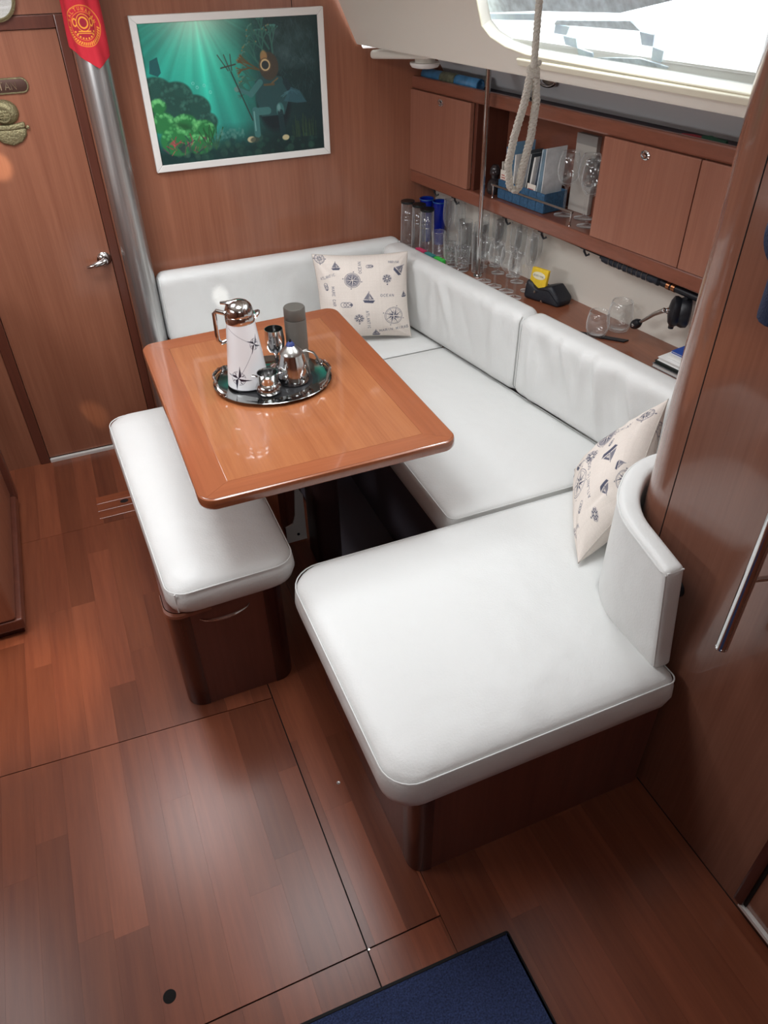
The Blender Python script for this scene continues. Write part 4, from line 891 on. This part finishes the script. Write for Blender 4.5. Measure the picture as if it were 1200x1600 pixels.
B = [A1-sd*.002, A1-sd*.006+Vector((0, 0, -.03)), A1-sd*.014+Vector((0, 0, -.065)), A1-sd*.018+Vector((0, 0, -.095)), A1-sd*.014+Vector((0, 0, -.117)), A1-sd*.006+Vector((0, 0, -.122))]
strand('loop_strand', B, .0050, rp, ROPE)
obj('knot', *tube([A1+sd*.0055*math.cos(t)+Vector((.54, .84, 0))*.0055*math.sin(t)+Vector((0, 0, .006-.0022*t)) for t in np.linspace(0, 6, 30)], .0026, 7), ROPE, rp)
OFF['ceiling'] = Vector((0, 0, 0))

# ================================================================ GLASSWARE
SZ = .6905
def gl_tumbler(h, r0, r1, t=.0014, base=.008): return [(0, 0), (r0*.96, 0), (r0, .002), (r1, h-.001), (r1-t*.5, h), (r1-t, h-.001), (r0-t, base+.002), (r0-t-.003, base), (0, base)]
def gl_stem(h, rb, fr=.45, foot=.028, mouth=.82):
    z0 = h*fr; hb_ = h-z0; P = [(0, 0), (foot, 0), (foot, .0012), (foot*.5, .003), (.005, .008), (.0038, .02), (.0038, z0-.01), (.006, z0)]
    prof = [(.05, .0), (.45, .06), (.75, .17), (.94, .32), (1, .48), (.97, .66), (.9, .84), (mouth, 1)]
    o_ = [(rb*a, z0+hb_*b) for a, b in prof[1:]]; i_ = [(rb*a-.0012, z0+hb_*b+(.004 if b < .2 else 0)) for a, b in prof[1:]][::-1]
    return P+o_+i_+[(0, z0+.007)]
TYPES = {'tumbler': (gl_tumbler(.098, .022, .027), 'glass'), 'highball': (gl_tumbler(.142, .023, .028), 'glass'), 'crystal': (gl_tumbler(.088, .026, .031, .003, .014), 'glass'),
         'wine': (gl_stem(.155, .030, .46, .027), 'glass'), 'flute': (gl_stem(.195, .0225, .42, .025, .9), 'glass'), 'big': (gl_stem(.196, .036, .46, .031, .72), 'glass')}
protos = {}
def glass(name, typ, loc, label, group, m=GLASS, part='bowl'):
    if (typ, m.name) in protos:
        src, sname = protos[(typ, m.name)]; o = src.copy(); o.location = loc; C.objects.link(o)
    else:
        V, F = lathe(TYPES[typ][0], n=30); o = obj(name, V, F, m, None, local=True, sharp=False); o.location = loc; protos[(typ, m.name)] = (o, name)
    o.name = name; tag(o, label, 'glass', group); return o
CRYS = thin_glass('cut_crystal', (.95, .96, .96), .7, .12, 110)
ordn = ['first', 'second', 'third', 'fourth', 'fifth', 'sixth', 'seventh', 'eighth', 'ninth', 'tenth', 'eleventh', 'twelfth']
rows = {
 'flute': ([(.20, .045), (.255, .06), (.43, .035), (.455, .085), (.52, .045), (.575, .07), (.63, .045), (.685, .07), (.715, .02)], 'champagne_flute', 'clear tall champagne flute against the white hull side, {} from the forward bulkhead', 'champagne flutes along the hull shelf'),
 'tumbler': ([(.245, -.035), (.30, -.02)], 'tumbler_glass', 'clear short tumbler beside the lidded tall glasses, {} from the bulkhead', 'small tumblers on the hull shelf'),
 'highball': ([(.31, .045), (.365, .015), (.37, .075), (.465, -.01)], 'highball_glass', 'clear straight highball glass between the flutes and crystal, {} from the bulkhead', 'highball glasses on the hull shelf'),
 'wine': ([(.555, -.05), (.615, -.05), (.675, -.045), (.735, -.06)], 'wine_glass', 'clear stemmed wine glass directly aft of the steel pole, {} from the pole', 'wine glasses beside the pole')}
for typ, (L, nm, lb, grp) in rows.items():
    for i, (s, n_) in enumerate(sorted(L)): glass(nm, typ, H(s, n_, SZ), lb.format(ordn[i]), grp)
for i, (s, n_) in enumerate(((.355, -.055), (.42, -.05))):
    glass('crystal_glass', 'crystal', H(s, n_, SZ), ('cut crystal tumbler just above the backrest edge, nearer the bulkhead', 'cut crystal tumbler just above the backrest edge, nearer the steel pole')[i], 'crystal tumblers on the shelf', CRYS)
DISC = mat('black_glass_base', (22, 30, 32), .3)
for i, (s, n_) in enumerate(((.058, -.055), (.122, -.045), (.188, -.052))):
    t = thing('tall_glass', 'clear upturned tall glass with black base on top, %s from the forward bulkhead' % ordn[i], 'glass', H(s, n_, SZ), 'black-based upturned glasses')
    h = .172; c = H(s, n_, SZ)
    obj('glass_wall', *lathe([(.028, 0), (.0295, .001), (.0275, .09), (.0265, h-.006), (.0252, h-.006), (.0262, .09), (.0272, .001), (.0272, 0)], c, 30), GLASS, t, sharp=False)
    obj('band', *tube([c+Vector((.0283*math.cos(a), .0283*math.sin(a), .105)) for a in [2*PI*q_/30 for q_ in range(30)]], .0013, 6, True), GLASS, t)
    obj('black_base', *lathe([(0, h-.007), (.0275, h-.007), (.0285, h-.003), (.0275, h+.001), (0, h+.001)], c, 30), DISC, t)
BLUE = mat('blue_glass', (26, 52, 190), .08, trans=.55, ior=1.4)
for i, (s, n_) in enumerate(((.062, .035), (.125, .055))):
    t = thing('blue_cup', ('cobalt blue plastic cup in the shelf corner behind the black-based glasses', 'taller cobalt blue plastic cup, second from the bulkhead')[i], 'cup', H(s, n_, SZ), 'blue cups in the shelf corner')
    obj('cup_wall', *lathe([(0, 0), (.02, 0), (.028, .17), (.027, .17), (.0195, .006), (0, .006)], H(s, n_, SZ), 28), BLUE, t)
    obj('rim_band', *tube([H(s, n_, SZ+.167)+Vector((.0285*math.cos(a), .0285*math.sin(a), 0)) for a in [2*PI*q_/28 for q_ in range(28)]], .002, 6, True), mat('blue_rim', (30, 90, 150), .3), t)
for i, (s0, s1_, c) in enumerate(((.03, .10, (150, 40, 70)), (.11, .20, (196, 52, 96)), (.21, .30, (60, 130, 130)), (.31, .40, (60, 170, 70)))):
    pass
for i, (s, col, lb) in enumerate(((.21, (196, 60, 100), 'pink'), (.272, (56, 130, 128), 'teal'), (.335, (60, 180, 70), 'green'))):
    t = thing('table_napkin', lb+' folded napkin lying on the shelf edge below the tumblers', 'napkin', H(s, -.085, .69))
    obj('cloth', *xf(softbox(.055, .022, .030, .004, lambda p: H(s-.028+p.x, -.1045+p.y, .6905+p.z), 10, 3, 3), lambda v: v), mat('napkin_'+lb, col, .9), t)
obj('_', *box((0, 0, 0), (1, 1, 1)), BLACK, None) if False else None
# glasses in the bay
for s, n_, lb in ((.788, .075, 'large clear wine glass next to the blue basket'), (.850, .105, 'large clear wine glass between the other two in the cabinet bay'), (.915, .055, 'large clear wine glass half hidden by the aft cabinet door')):
    glass('wine_glass', 'big', H(s, n_, .963), lb, 'large wine glasses in the cabinet bay')
for s, n_, lb in ((.955, .045, 'dark-footed small glass at the bay edge beside the door'),):
    glass('small_glass', 'crystal', H(s, n_, .963), lb, None, CRYS) if False else None
dj = thing('dark_jar', 'dark smoky glass jar behind the pole, left of the blue basket', 'jar', H(.455, .06, .963))
obj('body', *lathe([(0, 0), (.02, 0), (.026, .008), (.027, .03), (.02, .045), (.012, .05), (.014, .058), (.02, .068), (.018, .085), (.010, .096), (0, .098)], H(.455, .05, .963), 26), mat('smoky_glass', (70, 64, 66), .08, trans=.4), dj)
# basket
BL = mat('blue_woven_card', (56, 96, 130), .7, bump=.4, bscale=260, var=.25, vscale=120)
bk = thing('storage_basket', 'blue woven storage basket full of brochures in the cabinet bay', 'basket', H(.62, .075, .963))
b0, b1, n0, n1, bz = .503, .742, .026, .128, .9632
obj('basket_floor', *hbox(b0+.002, b1-.002, n0+.002, n1-.002, bz, bz+.003), BL, bk, False)
for i in range(6):
    w_ = (b1-b0)/6
    bvl(obj('front_panel', *hbox(b0+i*w_+.0006, b0+(i+1)*w_-.0006, n0, n0+.004, bz, bz+.062), BL, bk, False), .0015)
    bvl(obj('back_panel', *hbox(b0+i*w_+.0006, b0+(i+1)*w_-.0006, n1-.004, n1, bz, bz+.062), BL, bk, False), .0015)
for s in (b0, b1-.004):
    for i in range(2): bvl(obj('side_panel', *hbox(s, s+.004, n0+.004+i*.047, n0+.0505+i*.047, bz, bz+.062), BL, bk, False), .0015)
pap = [  # s, n, lean, yaw, width, height, thick, colour, label
 (.520, .075, -.05, .10, .085, .115, .004, (222, 214, 200), 'cream booklet with red print at the forward end of the basket'),
 (.535, .078, -.02, .12, .088, .165, .003, (96, 140, 170), 'blue-grey brochure standing second in the basket'),
 (.548, .076, .0, .05, .080, .180, .003, (214, 206, 150), 'pale yellow leaflet standing tall near the basket front end'),
 (.562, .076, .02, .10, .088, .185, .004, (120, 160, 190), 'light blue brochure, tall, left of the basket middle'),
 (.580, .072, .02, .08, .086, .150, .006, (226, 224, 220), 'white booklet in the basket middle'),
 (.600, .076, .06, .05, .088, .165, .003, (90, 96, 100), 'dark grey magazine in the basket middle'),
 (.618, .076, .10, .06, .088, .160, .003, (216, 220, 224), 'white map leaning aft in the basket'),
 (.634, .076, .12, .06, .088, .165, .005, (70, 78, 84), 'charcoal booklet leaning aft in the basket'),
 (.652, .076, .13, .04, .088, .158, .007, (228, 228, 226), 'thick white booklet leaning aft in the basket'),
 (.672, .076, .14, .05, .088, .165, .003, (110, 116, 130), 'grey-blue magazine near the aft end of the basket'),
 (.690, .076, .08, .03, .088, .188, .004, (176, 204, 222), 'pale sky blue magazine, tall, at the basket aft end'),
 (.712, .080, .03, .02, .088, .192, .003, (226, 230, 232), 'white folder standing last at the aft end of the basket')]
for i, (s, n_, le, yw, wd, hh, tk, col, lb) in enumerate(pap):
    t = thing('brochure', lb, 'brochure', H(s, n_, .967), 'brochures in the blue basket'); m_ = mat('paper_%d' % i, col, .5, var=.15, vscale=30)
    def pf3(v, s=s, n_=n_, le=le, yw=yw): return H(s+v.x+v.y*yw*0-v.z*0+v.z*le+v.y*yw, n_+v.y, .9668+v.z)
    obj('cover', *xf(box((-tk/2, -wd/2, 0), (-tk/2+.0006, wd/2, hh)), pf3), m_, t, False)
    obj('pages', *xf(box((-tk/2+.0007, -wd/2+.001, .001), (tk/2-.0007, wd/2-.001, hh-.001)), pf3), PAPER, t, False)
    obj('cover', *xf(box((tk/2-.0006, -wd/2, 0), (tk/2, wd/2, hh)), pf3), m_, t, False)
# front-facing leaflets
for s, hh, z0, col, lb in ((.527, .090, .967, (228, 218, 206), 'small white leaflet with red marks facing out at the basket front'), (.668, .075, .967, (206, 200, 190), 'small printed card facing out behind the fiddle rail')):
    t = thing('leaflet', lb, 'leaflet', H(s, .034, z0)); obj('sheet', *hbox(s-.02, s+.022, .0305, .0315, z0, z0+hh), mat('leaflet_paper', (228, 220, 208), .6), t, False)
    for q_ in range(3): obj('print_line', *hbox(s-.014, s+.012-.004*q_, .0302, .0305, z0+hh-.018-.008*q_, z0+hh-.015-.008*q_), mat('red_ink', (170, 60, 50), .6), t, False)
cx_ = thing('white_carton', 'pale grey carton standing at the back of the cabinet bay', 'box', H(.79, .14, .963))
bvl(obj('carton', *hbox(.745, .835, .136, .154, .9625, 1.20), mat('grey_card', (186, 180, 172), .7), cx_, False), .001); obj('lid_flap', *hbox(.745, .835, .1352, .136, 1.17, 1.20), mat('grey_card2', (150, 146, 142), .7), cx_, False)

# ================================================================ SHELF THINGS AFT
pb = thing('black_pouch', 'black leather pouch with press studs holding a yellow packet', 'pouch', H(.815, .02, .69))
def pouchf(p):
    k_ = float(np.interp(p.x, (0, .02, .045, .085, .10, .14), (1.15, 1.05, .75, 1.05, 1.1, .38))); return H(.75+p.x, -.035+p.y*1.0+p.z*.15+p.x*.25, .6905+p.z*k_)
PCH = mat('black_leather', (26, 28, 36), .45, bump=.15, bscale=300)
obj('body', *softbox(.14, .065, .058, .012, pouchf, 18, 8, 8), PCH, pb)
obj('flap', *xf(softbox(.10, .06, .006, .003, lambda p: pouchf(Vector((.035+p.x, p.y-.003, .056+p.z-p.x*.25))), 14, 8, 2), lambda v: v), PCH, pb)
for s, n_, z in ((.80, -.026, .725), (.835, -.024, .702)): obj('press_stud', *lathe([(0, 0), (.0045, 0), (.004, .002), (0, .003)], H(s, n_, z), 14, -HN), CHROME, pb)
yp = thing('yellow_packet', 'yellow paper packet with oval label sticking out of the black pouch', 'packet', H(.775, .0, .735))
YEL = mat('yellow_wrapper', (226, 190, 50), .4, var=.12, vscale=60)
def ypf(p): return H(.757+p.x+p.z*.05, -.018+p.y+p.x*.2+p.z*.1, .725+p.z)
obj('packet', *softbox(.066, .012, .074, .003, ypf, 10, 4, 10), YEL, yp)
obj('label_oval', *xf(lathe([(0, 0), (1, 0), (.96, .0006), (0, .0006)], n=26), lambda v: ypf(Vector((.033+v.x*.026, -.0003-v.z, .050+v.y*.013)))), mat('label_white', (226, 220, 190), .5), yp)
for i, chh in enumerate('KUSINA'):
    if chh in FONT:
        for st in FONT[chh]: obj('print_mark', *tube([ypf(Vector((.014+i*.0066+a*.0011, -.0013, .0535-b*.0011))) for a, b in st], .0004, 4), mat('navy_ink', (40, 40, 90), .5), yp)
TYPES['stemless1'] = (gl_tumbler(.075, .024, .034, .0014, .006), ''); TYPES['stemless1'] = ([(0, 0), (.020, 0), (.028, .004), (.034, .022), (.036, .042), (.034, .064), (.031, .080), (.0297, .080), (.0328, .063), (.0345, .042), (.0325, .024), (.026, .009), (0, .007)], '')
TYPES['stemless2'] = ([(0, 0), (.022, 0), (.032, .005), (.039, .026), (.040, .045), (.037, .075), (.032, .098), (.0307, .098), (.0357, .074), (.0386, .045), (.0375, .028), (.030, .010), (0, .008)], '')
glass('stemless_glass', 'stemless1', H(1.118, -.045, SZ), 'clear stemless glass at the edge of the white backrest', 'stemless glasses on the shelf')
glass('stemless_glass', 'stemless2', H(1.128, .042, SZ), 'larger clear stemless glass closer to the hull side', 'stemless glasses on the shelf')
sr = thing('black_strap', 'flat black strap lying on the shelf by the stemless glasses', 'strap', H(1.17, -.02, .69))
obj('strap_band', *xf(box((0, 0, 0), (.13, .022, .004)), lambda v: H(1.075+v.x, -.092+v.y+v.x*.62, .6905+v.z)), BLACK, sr, False)
# fishing rod and reel hung under the cabinet
rd = thing('fishing_rod', 'black fishing rod with ribbed grip slung under the cabinet', 'fishing rod', H(1.15, .035, .895))
obj('blank', *tube([H(.0+.75, .035, .906), H(1.02, .035, .899)], .0022, 8), BLACK, rd)
obj('grip', *tube([H(1.015+.25*t, .035, .898-.004*t) for t in np.linspace(0, 1, 40)], .01, 14, rs=[(.007 if i < 2 or i > 37 else (.0150 if i % 4 < 2 else .0135)) for i in range(40)]), mat('rod_foam', (34, 38, 48), .6), rd)
for i in range(9): obj('grip_ring', *tube([H(1.06+i*.019, .035, .8972-i*.0003)+Vector((0, 0, 0.0152*math.sin(a)))+HN*0.0152*math.cos(a) for a in [2*PI*q_/16 for q_ in range(16)]], .0008, 5, True), STEEL, rd)
obj('reel_seat', *tube([H(1.262, .035, .892), H(1.50, .035, .886)], .0105, 14), BLACK, rd)
for s in (1.283, 1.302): obj('copper_ferrule', *tube([H(s, .035, .8915), H(s+.012, .035, .891)], .0122, 16), mat('copper_ring', (190, 130, 90), .3, 1), rd)
rl = thing('fishing_reel', 'black fishing reel with chrome crank arm hanging below the rod', 'fishing reel', H(1.36, .04, .83))
rc = H(1.345, .03, .832)
obj('foot', *tube([H(1.36, .035, .882), rc+Vector((0, 0, .02))], .009, 10), BLACK, rl)
ax_ = (HS*-.75-HN*.65).normalized()
obj('side_plate', *lathe([(0, -.03), (.036, -.03), (.043, -.026), (.045, -.012), (.040, 0), (.045, .010), (.044, .018), (.032, .026), (.013, .030), (0, .030)], rc, 30, ax_), BLACK, rl)
obj('drag_star', *tube([rc+ax_*.012+Vector((0, 0, -.034)), rc+ax_*.012+Vector((0, 0, -.052))], .008, 8), BLACK, rl)
obj('shaft', *lathe([(0, .026), (.009, .026), (.009, .034), (.006, .036), (.008, .04), (.008, .045), (0, .046)], rc, 18, ax_), CHROME, rl)
k0 = rc+ax_*.042; k1 = H(1.212, .02, .748)
crk = obj('crank_arm', *tube([k0, k0.lerp(k1, .35)+Vector((0, 0, .004)), k0.lerp(k1, .7), k1], .005, 8, rs=[.007, .006, .005, .004]), STEEL, rl)
obj('crank_knob', *lathe([(0, -.022), (.009, -.02), (.0145, -.008), (.015, .006), (.010, .018), (0, .02)], k1, 18, (k1-k0).normalized()), BLACK, crk)
obj('knob_bolt', *lathe([(0, 0), (.006, 0), (.005, .003), (0, .004)], k1+(-HN)*.014, 12, -HN), CHROME, crk)
# books
for i, (z0, th_, ds, dn, col, lb) in enumerate(((.6905, .012, 0, 0, (120, 120, 122), 'grey speckled paperback at the bottom of the stack by the bulkhead end'), (.7035, .009, .004, .002, (34, 40, 38), 'thin black-covered book second from the bottom of the stack'), (.7135, .011, .010, .006, (232, 232, 230), 'white-covered book in the middle of the stack'), (.7255, .014, .030, .022, (226, 224, 222), 'thick pale book near the top of the stack'), (.7405, .006, .034, .030, (40, 76, 160), 'blue-covered booklet on top of the stack'))):
    t = thing('book', lb, 'book', H(1.45, 0, z0), 'books stacked on the hull shelf'); m_ = mat('book_cover_%d' % i, col, .5, var=(.5 if i == 0 else 0), vscale=200)
    a, b, c_, d_ = 1.362+ds, 1.53, -.062+dn, .075
    obj('cover', *hbox(a, b, c_, d_, z0, z0+.0014), m_, t, False); obj('pages', *hbox(a+.002, b, c_+.002, d_-.002, z0+.0015, z0+th_-.0015), PAPER if i != 1 else m_, t, False); obj('cover', *hbox(a, b, c_, d_, z0+th_-.0014, z0+th_), m_, t, False)
# things on the cabinet top
ch_ = thing('rolled_chart', 'rolled blue chart lying on top of the overhead cabinet', 'chart', H(.19, .04, 1.27))
sp_ = [];
nn_ = 40
for k_ in range(nn_):
    a = k_/nn_*4.2*PI; r_ = .021-.006*k_/nn_; sp_.append((r_*math.cos(a+.6), r_*math.sin(a+.6)))
V = [H(s, .045+x, 1.2915+z) for s in (.02, .35) for x, z in sp_]; F = [(i, i+1, nn_+i+1, nn_+i) for i in range(nn_-1)]
cm = mat('chart_paper', (70, 130, 176), .45, var=.45, vscale=22); o = obj('paper', V, F, cm, ch_, sharp=False); md = o.modifiers.new('t', 'SOLIDIFY'); md.thickness = .0006
obj('olive_band', *lathe([(.0214, 0), (.0218, .001), (.0218, .085), (.0214, .086)], H(.135, .045, 1.2915), 26, HS), mat('chart_band', (110, 116, 96), .5, var=.4, vscale=60), ch_)
cl = thing('cord_bundle', 'short red and green cord lying on the cabinet top at its aft end', 'cord', H(1.27, .07, 1.27))
obj('red_end', *tube([H(1.20, .06, 1.274), H(1.235, .068, 1.276), H(1.262, .066, 1.275)], .006, 8), mat('red_cord', (150, 44, 56), .7), cl)
obj('green_end', *tube([H(1.262, .066, 1.276), H(1.285, .072, 1.278), H(1.31, .066, 1.276), H(1.335, .07, 1.275)], .008, 8), mat('green_cord', (44, 92, 72), .7), cl)
# lamps of the headliner
dl = thing('dome_light', 'white round dome light under the headliner near the forward bulkhead', 'light', H(.20, -.085, 1.36))
obj('dome', *lathe([(0, -.012), (.03, -.012), (.046, -.008), (.052, 0), (.052, .006), (0, .006)], H(.20, -.085, 1.352), 36), WHITEP, dl)
obj('mount', *lathe([(0, .006), (.035, .006), (.035, .03), (0, .03)], H(.20, -.085, 1.352), 24), LINER, dl)
ol_ = thing('oval_lamp', 'small chrome-rimmed oval lamp under the window ledge', 'light', H(.63, .1, 1.335))
axn = (HN*-.87+Vector((0, 0, .2))).normalized()
obj('rim', *tube([H(.63+.036*math.cos(a), .088+.004*math.sin(a), 1.335+.015*math.sin(a)) for a in [2*PI*q_/30 for q_ in range(30)]], .004, 8, True), CHROME, ol_)
obj('lens', *xf(lathe([(0, 0), (.9, 0), (.7, .5), (0, .7)], n=26), lambda v: H(.63+v.x*.034, .094-v.z*.006, 1.335+v.y*.014)), STEEL, ol_)

# ================================================================ OUTSIDE THE WINDOW
dk = struct(obj('deck_outside', *hgrid([(-.20, 1.43), (.0, 1.375), (.9, 1.33), (.95, 1.44), (.97, 1.40)], -1.5, 4.5), mat('deck_gelcoat', (240, 240, 236), .6)))
hs = thing('added_window_strips', 'pale blue-grey stepped strips added outside the window', 'panel', H(1.2, .1, 1.5))  # added pale strips, stand in for the bluish pattern in the window
CV = mat('pale_blue_strip', (226, 240, 255), .8, var=.12, vscale=30); CG = mat('pale_grey_strip', (222, 230, 234), .8, var=.2, vscale=50)
for pts_, mm in (
    ([(0.677, 1.542), (1.358, 1.576), (1.198, 1.543), (0.912, 1.53), (0.667, 1.511)], CG),
    ([(0.665, 1.508), (0.904, 1.523), (0.893, 1.508), (0.673, 1.496)], CV),
    ([(0.964, 1.504), (0.977, 1.513), (1.224, 1.528), (1.249, 1.511)], CG),
    ([(0.969, 1.504), (1.019, 1.502), (1.001, 1.483), (0.957, 1.484)], CV),
    ([(0.989, 1.48), (1.034, 1.478), (1.032, 1.457), (0.991, 1.461)], CV),
    ([(1.032, 1.457), (1.081, 1.45), (1.088, 1.434), (1.032, 1.435)], CV),
    ([(1.248, 1.509), (1.289, 1.506), (1.281, 1.482), (1.249, 1.483)], CV),
    ([(1.281, 1.481), (1.311, 1.476), (1.3, 1.451), (1.272, 1.454)], CV),
    ([(1.09, 1.441), (1.237, 1.453), (1.321, 1.444), (1.3, 1.426), (1.108, 1.429)], CG)):
    pl_ = [RSo(a_, b_, .05) for a_, b_ in pts_]; pk = [RSo(a_, b_, .054) for a_, b_ in pts_]; kk = len(pts_)
    obj('window_strip', pl_+pk, [tuple(range(kk)), tuple(range(2*kk-1, kk-1, -1))]+[(i, (i+1) % kk, kk+(i+1) % kk, kk+i) for i in range(kk)], mm, hs, False)
